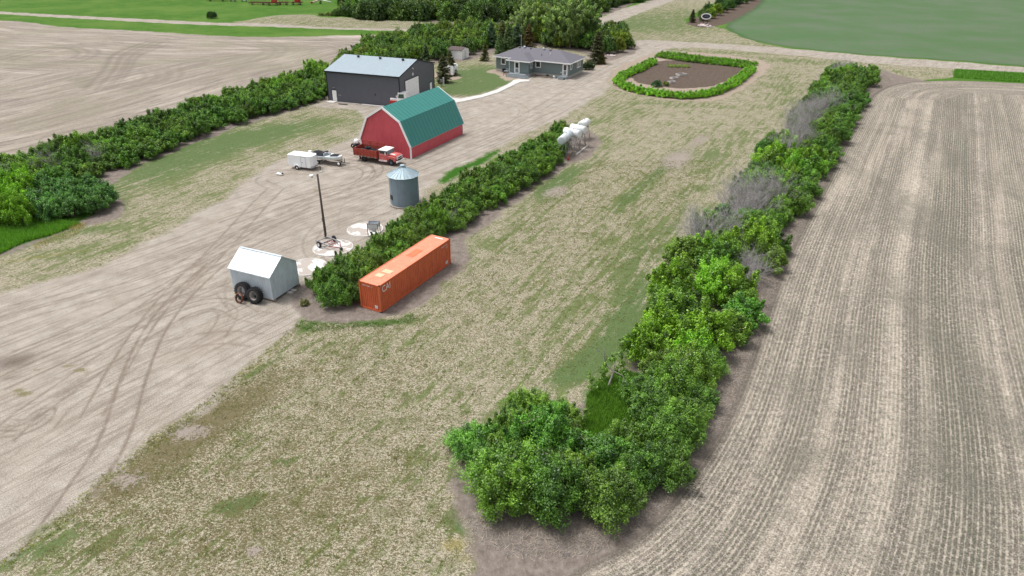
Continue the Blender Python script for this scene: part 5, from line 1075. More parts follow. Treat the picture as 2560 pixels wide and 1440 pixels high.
def opening(parent, kind, x, z0, w2, h, face, n=0):
    """white trimmed opening; face 'f' at y=n (front) or 'r' at x=n (right end)"""
    def bx_(m_, a0, a1, z0_, z1_, d0, d1):
        if face == 'f': m_.box(a0, a1, n-d1, n-d0, z0_, z1_)
        else: m_.box(n+d0, n+d1, a0, a1, z0_, z1_)
        return m_
    nm = 'window' if kind == 'w' else 'door'
    f = MB(); t_ = .16
    bx_(f, x-w2, x-w2+t_, z0, z0+h, .012, .07); bx_(f, x+w2-t_, x+w2, z0, z0+h, .012, .07); bx_(f, x-w2+t_, x+w2-t_, z0+h-t_, z0+h, .012, .07)
    if kind == 'w': bx_(f, x-w2+t_, x+w2-t_, z0, z0+t_, .012, .07)
    o = f.build(nm, WHITE, parent)
    if kind == 'w': bx_(MB(), x-w2+t_, x+w2-t_, z0+t_, z0+h-t_, .012, .03).build('pane', GLASS, o)
    else:
        bx_(MB(), x-w2+t_, x+w2-t_, z0, z0+h-t_, .012, .03).build('door_leaf', mat('door_white', (.72, .74, .75), .5), o); bx_(MB(), x-w2+t_+.12, x+w2-t_-.12, z0+1.12, z0+h-t_-.14, .03, .036).build('pane', GLASS, o); bx_(MB(), x-w2+t_+.12, x+w2-t_-.12, z0+.16, z0+.98, .03, .034).build('lower_panel', mat('door_panel', (.22, .23, .24), .5), o)
    return o
opening(house, 'w', -16.9, 1.65, .62, 1.5, 'f', 0); opening(house, 'w', -14.75, 1.65, .62, 1.5, 'f', 0)
opening(house, 'd', -11.95, .65, .68, 2.55, 'f', -BD); opening(house, 'w', -1.15, 1.7, .42, 1.45, 'r', BXR); opening(house, 'w', -7.75, 1.75, .68, 1.45, 'f', 0); opening(house, 'd', -.95, .65, .62, 2.6, 'f', 0)
opening(house, 'w', 1.2, 1.8, .5, 1.35, 'r', 0); opening(house, 'w', 5.2, 1.55, .5, 1.7, 'r', 0); opening(house, 'w', 6.25, 1.55, .5, 1.7, 'r', 0)
MB().box(BXL-.10, BXL-.02, -BD+.02, -BD+.1, .6, OE-.2).build('downspout', WHITE, house); MB().box(-1.95, -1.8, -.1, -.008, 1.1, 1.35).build('meter', WHITE, house)
def at_h(x, y, z=0): c, s = math.cos(oa), math.sin(oa); return (ox+x*c-y*s, oy+x*s+y*c, z)
# entrance steps
st_ = thing('entrance_steps', 'wide grey wooden deck steps in front of the main house door', 'steps', at_h(-11.4, -BD), oa)
for k in range(4):
    z = .60-k*.15; e = k*.32; MB().box(-2.3, 2.1+e, -1.35-e, -.02, z-.05, z).build('tread', GREYP, st_); MB().box(-2.25, 2.05+e, -1.31-e, -.02, z-.15, z-.05).build('riser', mat('riser_grey', (.13, .15, .165), .7), st_)
s2 = thing('side_steps', 'small grey steps with dark risers at the right house door', 'steps', at_h(-.95, 0), oa)
MB().box(-.75, .9, -1.1, -.02, 0, .6).build('landing', GREYP, s2)
for k in range(3): z = .45-k*.15; MB().box(-1.0, .5, -1.4-k*.3, -1.1-k*.3, z-.04, z).build('tread', GREYP, s2)
MB().box(-.98, .48, -1.4, -1.1, 0, .38).box(-.98, .48, -1.68, -1.4, 0, .24).build('stringer', BLACK, s2)
# patio set and railing
p_ = thing('patio_table', 'small grey patio table beside the railing left of the entrance steps', 'table', at_h(-15.0, -2.2), oa); MB().lathe([(.001, .72), (.5, .72), (.5, .68)], 16).build('table_top', GREYP, p_)
for a in range(3): MB().tube((.1*math.cos(a*2.1), .1*math.sin(a*2.1), .7), (.4*math.cos(a*2.1), .4*math.sin(a*2.1), 0), .03).build('leg', BLACK, p_)
for i, (x, y, a) in enumerate(((-16.2, -1.4, .3), (-14.1, -1.5, -.4))):
    c_ = thing('patio_chair', ('left' if i == 0 else 'right')+' dark patio chair by the house wall near the entrance', 'chair', at_h(x, y), oa+a, 'dark patio chairs'); MB().box(-.28, .28, -.28, .28, .4, .46).build('seat', BLACK, c_); MB().box(-.28, .28, .24, .3, .46, .95).build('backrest', BLACK, c_)
    for sx_ in (-.25, .25):
        for sy_ in (-.25, .25): MB().box(sx_-.02, sx_+.02, sy_-.02, sy_+.02, 0, .4).build('leg', BLACK, c_)
b_ = thing('bench', 'dark bench with light slats against the house wall under the left windows', 'bench', at_h(-15.2, -.6), oa); MB().box(-1.0, 1.0, -.25, .2, .42, .47).build('seat', GREYP, b_); MB().box(-1.0, 1.0, .2, .25, .55, .95).build('backrest', GREYP, b_); MB().box(-1.02, -.95, -.25, .25, 0, .9).build('leg', BLACK, b_); MB().box(.95, 1.02, -.25, .25, 0, .9).build('leg', BLACK, b_)
r_ = MB()
for x in (-14.6, -13.9): r_.box(x-.03, x+.03, -4.3, -4.24, 0, 1.1)
r_.box(-14.6, -13.9, -4.29, -4.25, 1.04, 1.1); r_.box(-14.6, -13.9, -4.29, -4.25, .55, .6); o = r_.build('railing', BLACK, None); o.location = (ox, oy, 0); o.rotation_euler.z = oa; tag(o, 'short black metal railing at the left of the entrance steps', 'railing')
bd = thing('planter_bed', 'low timber edged bed along the front wall between the house doors', 'planting bed', at_h(-5.9, -.9), oa); g = MB(); g.box(-2.6, 2.4, -.85, -.72, 0, .22); g.box(-2.6, -2.47, -.72, .8, 0, .22); g.box(2.27, 2.4, -.72, .8, 0, .22); g.build('edging', WOODG, bd); MB().box(-2.47, 2.27, -.72, .8, 0, .12).build('soil', SOIL, bd)
for x, c, lab in ((-3.35, (.75, .75, .7), 'white gas bottle standing at the house wall'), (-2.75, (.12, .28, .34), 'teal blue pot on the gravel near the side steps')):
    o = MB().lathe([(.001, 0), (.2, 0), (.24, .2), (.2, .45), (.06, .52), (.06, .6)], 14).build('gas_bottle' if c[0] > .5 else 'flower_pot', mat('pot%.1f' % c[0], c, .5), None); o.location = at_h(x, -.7 if c[0] > .5 else -1.1); tag(o, lab, 'gas bottle' if c[0] > .5 else 'pot')
an = thing('tv_antenna', 'thin grey antenna mast behind the left end of the house roof', 'antenna', at_h(-16.9, OW+.9), oa); MB().tube((0, 0, 0), (0, 0, 7.2), .05, n=6).build('mast', STEEL, an); MB().tube((-.5, 0, 7.0), (.3, 0, 7.0), .03, n=5).box(-.55, -.4, -.1, .1, 6.8, 7.1).build('aerial', STEEL, an)
# concrete walkway
WK = [(1298, 199), (1284, 201), (1276, 208), (1240, 226), (1202, 238), (1150, 248), (1120, 244), (1120, 250), (1150, 256), (1206, 244), (1246, 232), (1283, 214), (1300, 206), (1322, 204), (1325, 200)]
wp = P2(WK); tag(MB().prism([tuple(q) for q in wp], 0, .10).build('walkway', CONC, None), kind='structure')
ap = P2([(1075, 262), (1160, 246), (1165, 250), (1110, 268), (1085, 282), (1060, 270)]); tag(MB().prism([tuple(q) for q in ap], 0, .09).build('pavement', CONC, None), kind='structure')

# ------------------------------------------------------------------ white garden shed
q = thing('garden_shed', 'white garden shed with brown shingle roof at the tree belt', 'shed', (-13.25, 186.43, 0), -.434); l_, wd_, e_, z_ = 4.0, 3.89, 2.23, 2.8
b = MB(); b.box(-l_, 0, 0, wd_, 0, e_)
for x in (0, -l_): b.poly([(x, 0, e_), (x, wd_, e_), (x, wd_/2, z_)])
b.build('wall', WHITE, q); b = MB()
for a, c in (((-.15, e_-.04), (wd_/2, z_)), ((wd_/2, z_), (wd_+.15, e_-.04))): n = nrm2(a, c, .07); pq = [a, c, (c[0]+n[0], c[1]+n[1]), (a[0]+n[0], a[1]+n[1])]; b.add([(x, y, z) for x in (-l_-.1, .1) for y, z in pq], [(0, 1, 2, 3), (7, 6, 5, 4), (0, 4, 5, 1), (1, 5, 6, 2), (2, 6, 7, 3), (3, 7, 4, 0)])
b.build('roof', SHING_B, q); MB().box(.012, .04, 1.5, 2.4, .05, 2.05).build('door', mat('shed_door', (.66, .68, .70), .5), q)
# ------------------------------------------------------------------ white trailer by the spruces, meter post
g0 = P(1123, 191); q = thing('camper_trailer', 'small white trailer with dark slots and red tail half hidden behind the spruces', 'trailer', tuple(g0), -.3)
b = MB(); b.extr([(-1.2, .35), (1.0, .35), (1.05, 1.9), (.75, 2.3), (-.1, 2.4), (-1.2, 2.1)], 0, 3.2); b.build('body', WHITE, q)
g = MB()
for z in (1.1, 1.5, 1.9): g.box(.0, .35, -.02, -.004, z, z+.25)
g.build('window', GLASS, q); MB().box(.05, .35, -.02, -.004, .4, .95).build('tail_panel', mat('tail_red', (.35, .08, .06), .6), q)
for x in (-.8, .9): MB().wheel((x, .9, .3), .3, .2).build('wheel', TYRE, q)
g0 = P(1107, 217); q = thing('meter_post', 'grey electric meter boxes on posts right of the charcoal shop', 'meter post', tuple(g0), -.2)
MB().box(-.55, -.1, -.1, .1, .95, 1.55).build('meter_box', STEEL, q); MB().box(.05, .35, -.12, .12, .3, 2.0).build('cabinet', GALV_L, q); MB().box(-.4, -.3, -.05, .05, 0, .95).box(.0, .09, -.05, .05, 0, 1.9).build('post', RUST, q)

# ------------------------------------------------------------------ farm truck beside the barn
A0 = P(910, 404); A1 = P(978, 415); dv = A1-A0; ta = math.atan2(dv[1], dv[0]); WB = float(np.linalg.norm(dv))
q = thing('grain_truck', 'old faded red grain truck with wooden box and white cab roof beside the barn', 'truck', (A0[0], A0[1], 0), ta)
HWT = 1.05   # half width; right side is towards the viewer (y = 0 is the near wheels)
def ty(y): return y   # near side y=0, far side y=2.1
b = MB(); b.box(-1.2, WB+.9, .45, .6, .62, .8); b.box(-1.2, WB+.9, 1.5, 1.65, .62, .8)
for x in (-.9, .8, 2.4): b.box(x, x+.1, .6, 1.5, .64, .78)
b.build('chassis', BLACK, q)
bxr = thing('cargo_box', None, None); bxr.parent = q
bx0, bx1, by0_, by1_, bz0, bz1 = -1.65, 2.55, -.18, 2.28, .98, 2.0
def side(name, pts, m_=BOXRED): return MB().box(*pts).build(name, m_, q)
bpy.data.objects.remove(bxr)
b = MB(); b.box(bx0, bx1, by0_, by1_, bz0-.12, bz0); b.build('box_floor', WOODG, q)
for (x0_, x1_, y0_, y1_, zt) in ((bx0, bx1, by0_, by0_+.06, bz1), (bx0, bx1, by1_-.06, by1_, bz1), (bx0, bx0+.06, by0_+.06, by1_-.06, bz1), (bx1-.06, bx1, by0_+.06, by1_-.06, bz1+.05)):
    b = MB(); b.box(x0_, x1_, y0_, y1_, bz0, zt)
    if x1_-x0_ > 1:
        for k in range(8): x = x0_+(x1_-x0_-.08)*k/7; yy_ = y0_-.05 if y0_ < 1 else y1_; b.box(x, x+.08, yy_, yy_+.05, bz0-.1, zt)
        for z in (bz0+.33, bz0+.66): yy_ = y0_-.025 if y0_ < 1 else y1_; b.box(x0_+.01, x1_-.01, yy_, yy_+.025, z, z+.04)
    b.build('box_side', BOXRED, q)
b = MB(); 
for z in (2.1, 2.3, 2.5): b.box(bx0+.1, bx1, by1_-.05, by1_, z, z+.09)
for k in range(4): x = bx0+.1+k*1.32; b.box(x, x+.06, by1_-.1, by1_-.05, 2.0, 2.6)
b.build('box_rack', BOXRED, q)
b = MB(); 
for i, (x, y, s, hh) in enumerate(((-.8, .9, .75, .45), (.4, 1.3, .9, .55), (1.5, .8, .8, .4), (.1, .5, .6, .35), (1.7, 1.6, .6, .5))): b.lathe([(s, .0), (s*.9, hh*.5), (s*.5, hh*.95), (.01, hh)], 10, c=(x, y, bz0+.25))
b.box(bx0+.1, bx1-.1, by0_+.1, by1_-.1, bz0, bz0+.35); ld = b.build('tarp_load', CANVAS, q)
MB().lathe([(.22, -.1), (.4, -.1), (.42, 0), (.4, .1), (.22, .1), (.22, -.1)], 20, c=(.15, 1.1, bz0+.95)).build('spare_tyre', TYRE, ld)
# cab
cx0, cx1 = 2.75, 4.25; c0_, c1_ = .02, 2.08
b = MB(); b.extr([(cx0, .75), (cx1+.12, .75), (cx1+.12, 1.62), (cx0+.05, 1.62)], c0_, c1_); b.extr([(cx1+.121, .9), (cx1+1.5, .95), (cx1+1.52, 1.45), (cx1+1.35, 1.58), (cx1+.121, 1.64)], .3, 1.8)
for y0_, y1_ in ((c0_-.02, .3), (1.8, c1_+.02)):
    pr_ = [(cx1+.122, 1.02), (cx1+.122, 1.42), (cx1+1.1, 1.40), (cx1+1.45, 1.3), (cx1+1.5, .8), (cx1+1.28, .72)]
    for k in range(7): a = math.pi*(.02+.92*k/6); pr_.append((WB+.52*math.cos(a), .58+.50*math.sin(a)))
    b.extr(pr_, y0_, y1_)
b.build('body', PINKR, q, bevel=.05)
b = MB()
for x, y in ((cx0+.06, c0_+.04), (cx0+.06, c1_-.12)): b.box(x, x+.14, y, y+.08, 1.62, 2.15)
for y in (c0_+.06, c1_-.13): b.add([(cx1+.02, y, 1.62), (cx1+.1, y, 1.62), (cx1-.12, y, 2.15), (cx1-.2, y, 2.15), (cx1+.02, y+.07, 1.62), (cx1+.1, y+.07, 1.62), (cx1-.12, y+.07, 2.15), (cx1-.2, y+.07, 2.15)], [(0, 1, 2, 3), (7, 6, 5, 4), (0, 4, 5, 1), (1, 5, 6, 2), (2, 6, 7, 3), (3, 7, 4, 0)])
b.build('pillars', PINKR, q)
MB().box(cx0-.02, cx1+.04, c0_+.0, c1_, 2.13, 2.24).box(cx0+.1, cx1-.15, c0_+.15, c1_-.15, 2.24, 2.30).build('cab_roof', WHITE, q, bevel=.05)
b = MB(); b.add([(cx1+.05, c0_+.14, 1.63), (cx1+.05, c1_-.14, 1.63), (cx1-.15, c1_-.14, 2.13), (cx1-.15, c0_+.14, 2.13)], [(0, 1, 2, 3)]); b.build('windscreen', mat('windscreen_glass', (.12, .15, .17), .08, 0, .1, 1, .8), q)
MB().box(cx0+.22, cx1-.02, c0_+.05, c0_+.06, 1.64, 2.12).build('side_window', GLASS, q); MB().box(cx0+.22, cx1-.02, c1_-.06, c1_-.05, 1.64, 2.12).build('side_window', GLASS, q); MB().box(cx0+.08, cx0+.09, c0_+.14, c1_-.14, 1.64, 2.12).build('rear_window', GLASS, q)
dr2 = MB().box(cx0+.25, cx1+.02, c0_-.015, c0_-.003, .82, 1.6).build('door', PINKR, q); MB().box(cx0+.35, cx0+.5, c0_-.05, c0_-.015, 1.42, 1.46).build('handle', STEEL, dr2)
MB().box(cx0+.1, cx1, c0_-.18, c0_, .55, .75).build('running_board', mat('pale_pink_sill', (.62, .50, .48), .6), q)
b = MB(); b.box(cx1+1.5, cx1+1.56, .32, 1.78, 1.0, 1.42); b.build('grille', WHITE, q); MB().box(cx1+1.561, cx1+1.57, .55, 1.55, 1.08, 1.28).build('grille_opening', BLACK, q)
MB().box(cx1+1.56, cx1+1.72, -.02, 2.12, .55, .78).build('bumper', WHITE, q, bevel=.03)
for y in (.42, 1.68): MB().lathe([(.001, .03), (.09, .02), (.1, 0)], 12, 'x', c=(cx1+1.575, y, 1.2)).build('headlight', mat('lamp_glass', (.6, .62, .62), .2), q)
b = MB(); b.add([(cx1+.15, .42, 1.655), (cx1+1.2, .42, 1.615), (cx1+1.0, .75, 1.625), (cx1+.2, .8, 1.655)], [(0, 1, 2, 3)]); b.build('peeling_patch', mat('bare_pale_patch', (.78, .68, .67), .6), q)
MB().path([(cx1-.1, c0_, 1.7), (cx1-.1, c0_-.22, 1.78)], .015).box(cx1-.14, cx1-.08, c0_-.34, c0_-.2, 1.62, 2.0).build('mirror', WHITE, q)
for x, rr_, ys in ((0, .48, ((-.02, .25), (1.85, 2.12))), (WB, .46, ((-.02, .24), (1.86, 2.12)))):
    for ya, yb_ in ys:
        wt = MB().wheel((x, (ya+yb_)/2, rr_), rr_, yb_-ya, .5).build('wheel', TYRE, q); MB().lathe([(.001, -.03), (.10, -.05), (.14, .0), (.25, .02), (.25, -.02)], 16, 'y', c=(x, ya+.08 if ya < 1 else yb_-.08, rr_)).build('rim', mat('blue_grey_rim' if x else 'black_rim', (.16, .20, .25) if x else (.05, .045, .04), .5, .2), wt)
MB().box(-.75, -.70, -.05, .3, .25, .85).build('mudflap', BLACK, q)

# ------------------------------------------------------------------ cargo trailer, boat, scrap
A0 = P(723, 421); A1 = P(777.5, 427.5); dv = A1-A0; ta = math.atan2(dv[1], dv[0]); L = float(np.linalg.norm(dv)); W_ = 1.85
q = thing('cargo_trailer', 'white enclosed cargo trailer with side door parked next to the boat', 'trailer', (A0[0], A0[1], 0), ta)
MB().prism([(0, 0), (L, 0), (L+.28, .45), (L+.28, W_-.45), (L, W_), (0, W_)], .38, 2.08).build('body', mat('trailer_white', (.86, .88, .90), .35, 0, .03), q, bevel=.05)
MB().prism([(-.03, -.03), (L, -.03), (L+.31, .43), (L+.31, W_-.43), (L, W_+.03), (-.03, W_+.03)], 2.08, 2.14).build('roof', WHITE, q, bevel=.03)
dd = MB().box(L*.60, L*.60+.75, -.02, -.004, .45, 1.95).build('door', mat('trailer_white2', (.84, .86, .88), .4, 0, .03), q); g = MB(); xx = L*.60
g.box(xx-.03, xx, -.03, -.004, .42, 1.98); g.box(xx+.75, xx+.78, -.03, -.004, .42, 1.98); g.box(xx, xx+.75, -.03, -.004, 1.95, 1.98); g.build('door_frame', STEEL, dd); MB().box(xx-.05, xx+.3, -.06, -.03, 1.12, 1.17).build('handle', STEEL, dd)
MB().prism([(L+.01, -.01), (L+.30, .44), (L+.30, W_-.44), (L+.01, W_+.01)], .38, .62).build('stone_guard', mat('guard_grey', (.42, .43, .44), .4, .3), q)
for y in (-.12, W_+.12):
    wt = MB().wheel((L*.40, y, .32), .32, .2, .55).build('wheel', TYRE, q); MB().lathe([(.001, -.02), (.19, 0), (.19, -.06)], 14, 'y', c=(L*.40, y-.03 if y < 0 else y+.08, .32)).build('rim', WHITE, wt)
    g = MB(); pr_ = [(L*.40+.46*math.cos(a), .32+.46*math.sin(a)) for a in np.linspace(.1, math.pi-.1, 9)]+[(L*.40+.38*math.cos(a), .32+.38*math.sin(a)) for a in np.linspace(math.pi-.1, .1, 9)]
    n9 = 9; v = []; y0_, y1_ = (y-.1, y+.1)
    for yy_ in (y0_, y1_): v += [(x, yy_, z) for x, z in pr_]
    f = []
    for i in range(8): f += [(i, i+1, 17-i-1, 17-i), (18+i, 18+17-i, 18+17-i-1, 18+i+1), (i, 18+i, 18+i+1, i+1)]
    g.add(v, f); g.build('fender', WHITE, q)
MB().tube((L+.1, .5, .42), (L+1.2, W_/2, .42), .04).tube((L+.1, W_-.5, .42), (L+1.2, W_/2, .42), .04).tube((L+1.05, W_/2, 0), (L+1.05, W_/2, .6), .035).build('hitch', BLACK, q)
bl = MB().box(-.2, .2, -.12, .12, 0, .12).build('wood_block', CONC, None); bl.location = tuple(P(802, 430)); tag(bl, 'pale wooden block under the cargo trailer hitch jack', 'block')
# boat on its trailer
A0 = P(812, 412); A1 = P(858, 418); dv = A1-A0; ta = math.atan2(dv[1], dv[0])
q = thing('motor_boat', 'white motor boat with black cover and windscreen on its trailer', 'boat', (A0[0], A0[1]+.9, 0), ta)
secs = []; NB = 13
for i in range(NB):
    u = i/(NB-1); x = -2.3+5.2*u; hwid = .98*(1-max(0, u-.45)**2.4*3.6)**.5 if u < .98 else .08; hwid = max(hwid, .06); keel = .52+.45*max(0, u-.55)**2*2.4; gun = 1.22+.18*u**2; chine = keel+.22
    secs.append([(x, -hwid, gun), (x, -hwid*.86, chine+.05), (x, 0, keel), (x, hwid*.86, chine+.05), (x, hwid, gun)])
b = MB(); v = [p for s in secs for p in s]; f = [(i*5+j, i*5+j+1, (i+1)*5+j+1, (i+1)*5+j)[::-1] for i in range(NB-1) for j in range(4)]+[(0, 1, 2, 3, 4)]; b.add(v, f, True); b.build('hull', mat('boat_white', (.80, .82, .83), .2, 0, .03, 2, .5), q)
b = MB(); v = []
for s in secs: v += [(s[0][0], s[0][1], s[0][2]+.001), (s[0][0], 0, s[0][2]+.09), (s[4][0], s[4][1], s[4][2]+.001)]
b.add(v, [(i*3+j, (i+1)*3+j, (i+1)*3+j+1, i*3+j+1) for i in range(NB-1) for j in range(2)], True); b.build('deck', _mc['boat_white'], q)
b = MB(); v = []; 
for i, s in enumerate(secs[1:7]): hb = .42+.10*math.sin(i*1.3)+(.14 if i > 3 else 0); v += [(s[0][0], s[0][1]*.93, s[0][2]+.10), (s[0][0], s[0][1]*.4, s[0][2]+hb), (s[0][0], s[4][1]*.4, s[0][2]+hb), (s[0][0], s[4][1]*.93, s[0][2]+.10)]
b.add(v, [(i*4+j, (i+1)*4+j, (i+1)*4+j+1, i*4+j+1) for i in range(5) for j in range(3)]+[(0, 1, 2, 3)]); b.build('cover', CANVAS, q)
b = MB(); v = []
for s in secs[8:12]: k = .78; v += [(s[0][0], s[0][1]*k, s[0][2]+.07), (s[0][0], 0, s[0][2]+.17), (s[0][0], s[4][1]*k, s[0][2]+.07)]
b.add(v, [(i*3+j, (i+1)*3+j, (i+1)*3+j+1, i*3+j+1) for i in range(3) for j in range(2)]); b.build('bow_cover', CANVAS, q)
xw = secs[7][0][0]; gz_ = secs[7][0][2]; b = MB()
b.add([(xw+.25, -.1, gz_+.1), (xw+.25, .1, gz_+.1), (xw-.1, .1, gz_+.48), (xw-.1, -.1, gz_+.48), (xw-.35, -.9, gz_+.06), (xw-.45, -.75, gz_+.42), (xw-.35, .9, gz_+.06), (xw-.45, .75, gz_+.42)], [(0, 1, 2, 3), (4, 0, 3, 5), (1, 6, 7, 2)]); b.build('windscreen', mat('boat_glass', (.20, .24, .28), .1, 0, .1, 1, .7), q)
g = MB()
for a, c in (((xw+.25, -.1, gz_+.1), (xw-.1, -.1, gz_+.5)), ((xw+.25, .1, gz_+.1), (xw-.1, .1, gz_+.5)), ((xw-.35, -.9, gz_+.06), (xw-.45, -.75, gz_+.44)), ((xw-.45, -.75, gz_+.44), (xw-.1, -.1, gz_+.5)), ((xw-.45, .75, gz_+.44), (xw-.1, .1, gz_+.5)), ((xw-.35, .9, gz_+.06), (xw-.45, .75, gz_+.44))): g.tube(a, c, .025, n=5)
g.build('windscreen_frame', WHITE, q)
b = MB()
for s, s1 in zip(secs[:-2], secs[1:-1]): b.tube((s[0][0], s[0][1]-.01, s[0][2]-.05), (s1[0][0], s1[0][1]-.01, s1[0][2]-.05), .022, n=4)
b.build('stripe', mat('pale_blue_stripe', (.22, .48, .56), .3), q)
MB().box(-2.9, -2.45, -.25, .25, .8, 1.6).build('engine', WHITE, q, bevel=.06)
bt = thing('boat_trailer', 'black boat trailer carrying the white motor boat, spare wheel at its front', 'trailer', (A0[0], A0[1]+.9, 0), ta)
MB().box(-2.0, 2.6, -.5, -.42, .38, .46).box(-2.0, 2.6, .42, .5, .38, .46).box(-.8, -.7, -1.0, 1.0, .3, .38).box(2.5, 2.6, -.5, .5, .38, .46).tube((2.5, 0, .42), (4.1, 0, .42), .05).box(3.2, 3.28, -.04, .04, .4, 1.1).build('frame', BLACK, bt)
for y in (-1.0, 1.0): wt = MB().wheel((-.75, y, .3), .3, .2).build('wheel', TYRE, bt); MB().lathe([(.001, -.02), (.17, 0)], 14, 'y', c=(-.75, y-.06, .3)).build('rim', WHITE, wt)
wt = MB().wheel((2.75, -.75, .42), .32, .2, .6).build('spare_wheel', TYRE, bt); MB().lathe([(.001, -.1), (.2, -.06), (.2, .0)], 16, 'y', c=(2.75, -.8, .42)).build('rim', WHITE, wt)
# scrap pile
g0 = P(698, 436); r = np.random.default_rng(4); b = MB()
for k in range(9): b.M = Matrix.Translation((r.normal(0, .32), r.normal(0, .25), .12+.05*r.random())) @ Matrix.Rotation(r.uniform(0, 3), 4, 'Z') @ Matrix.Rotation(r.normal(0, .3), 4, 'X'); s = r.uniform(.12, .36); b.box(-s, s, -.08, .08, -.05, .06)
o = b.build('scrap_pile', WHITE, None); o.location = tuple(g0); tag(o, 'small pile of white scrap pieces on the gravel left of the cargo trailer', 'scrap pile')
o = MB().lathe([(.08, -.06), (.2, -.06), (.2, .06), (.08, .06), (.08, -.06)], 14, 'x', c=(0, 0, .2)).build('small_tyre', TYRE, None); o.location = tuple(P(706, 438)); tag(o, 'small black tyre beside the white scrap pile', 'tyre')
# dark machine with white round top behind the barn
g0 = P(893, 370); q = thing('yard_cart', 'small black wheeled machine with round white top at the barn corner', 'cart', tuple(g0), .5)
MB().box(-.6, .6, -.35, .35, .45, .7).tube((.6, 0, .5), (1.3, 0, .4), .05).build('chassis', BLACK, q); MB().lathe([(.001, .74), (.3, .8), (.43, 1.05), (.38, 1.3), (.2, 1.45), (.001, 1.5)], 18).build('tank', WHITE, q)
for x, y in ((-.5, -.5), (-.5, .5), (.45, -.5), (.45, .5)): MB().wheel((x, y, .36), .36, .2).build('wheel', TYRE, q)
# white and red truck between shop and barn
g0 = P(1000, 262, .6); q = thing('semi_truck', 'white truck cab with red fender parked between shop and barn', 'truck', (g0[0]+.6, g0[1]+1.0, 0), math.pi+sa+.15)
b = MB(); b.box(-.8, 1.0, -1.05, 1.05, .9, 1.75); b.extr([(-.8, 1.75), (1.0, 1.75), (.75, 2.75), (-.75, 2.75)], -1.0, 1.0); b.build('cab', WHITE, q, bevel=.08)
MB().box(-.78, .8, -1.02, 1.02, 2.76, 2.84).build('cab_roof', WHITE, q, bevel=.04)
for y in (-1.045, 1.005): MB().add([(-.45, y, 1.85), (.72, y, 1.85), (.55, y, 2.6), (-.45, y, 2.6), (-.45, y+.04, 1.85), (.72, y+.04, 1.85), (.55, y+.04, 2.6), (-.45, y+.04, 2.6)], [(0, 1, 2, 3), (7, 6, 5, 4), (0, 4, 5, 1), (1, 5, 6, 2), (2, 6, 7, 3), (3, 7, 4, 0)]).build('side_window', GLASS_G, q)
MB().add([(1.01, -.85, 1.85), (1.01, .85, 1.85), (.83, .85, 2.6), (.83, -.85, 2.6)], [(0, 1, 2, 3)]).build('windscreen', GLASS_G, q)
MB().box(1.0, 2.5, -.75, .75, .95, 1.72).build('hood', WHITE, q, bevel=.15); MB().box(1.05, 2.55, -1.1, -.76, .75, 1.3).build('fender', REDM, q, bevel=.08); MB().box(1.05, 2.55, .76, 1.1, .75, 1.3).build('fender', REDM, q, bevel=.08); MB().box(2.5, 2.62, -1.1, 1.1, .5, .75).build('bumper', REDM, q)
MB().box(-4.5, -.8, -.5, -.35, .7, .9).box(-4.5, -.8, .35, .5, .7, .9).build('chassis', BLACK, q)
for x in (1.8, -2.6, -3.8):
    for y in (-.95, .95): MB().wheel((x, y, .5), .5, .3).build('wheel', TYRE, q)
for y in (-1.35, 1.35): MB().box(.9, .96, y-.12, y+.12, 2.0, 2.4).path([(.9, y*.8, 2.3), (.93, y, 2.3)], .02).build('mirror', WHITE, q)
# raised beds in the garden
for i, (x, y, sx_, sy_, lab) in enumerate(((1703, 188, 1.1, .75, 'largest whitewashed raised bed, farthest of the garden group'), (1685, 197, .85, .55, 'middle whitewashed raised bed in the garden'), (1679, 207, .8, .5, 'nearest whitewashed raised bed beside the round bush'))):
    g0 = P(x, y); q = thing('raised_bed', lab, 'raised bed', tuple(g0), .5, 'whitewashed raised beds')
    MB().box(-sx_, sx_, -sy_, -sy_+.08, 0, .4).box(-sx_, sx_, sy_-.08, sy_, 0, .4).box(-sx_, -sx_+.08, -sy_+.08, sy_-.08, 0, .4).box(sx_-.08, sx_, -sy_+.08, sy_-.08, 0, .4).build('frame', mat('whitewashed_wood', (.50, .47, .46), .8, 0, .12), q); MB().box(-sx_+.08, sx_-.08, -sy_+.08, sy_-.08, 0, .25).build('soil', SOIL, q)
# oval farm sign and rocks
g0 = P(1763, 61); q = thing('oval_sign', 'oval dark sign with white rim above pale rocks by the tree row', 'sign', (g0[0], g0[1], 0), -.25)
def oval(rx, rz, y0_, y1_, m_, nm): 
    n = 36; v = [(rx*math.cos(2*math.pi*i/n), y, 2.6+rz*math.sin(2*math.pi*i/n)) for y in (y0_, y1_) for i in range(n)]
    return MB().add(v, [tuple(range(n)), tuple(range(n, 2*n))[::-1]]+[(i, n+i, n+(i+1) % n, (i+1) % n) for i in range(n)]).build(nm, m_, q)
oval(1.75, 1.0, 0, .18, WHITE, 'rim'); oval(1.32, .70, -.03, .0, NAVY, 'panel')
for x in (-.6, .6): MB().box(x-.1, x+.1, .02, .16, 0, 1.8).build('post', BLACK, q)
g = MB()
for z, w2 in ((2.82, .45), (2.6, .75), (2.42, .6)):
    x = -w2
    while x < w2: g.box(x, x+.09, -.034, -.03, z-.07, z+.05); x += .15
g.build('lettering', mat('dim_lettering', (.16, .17, .21), .6), q)
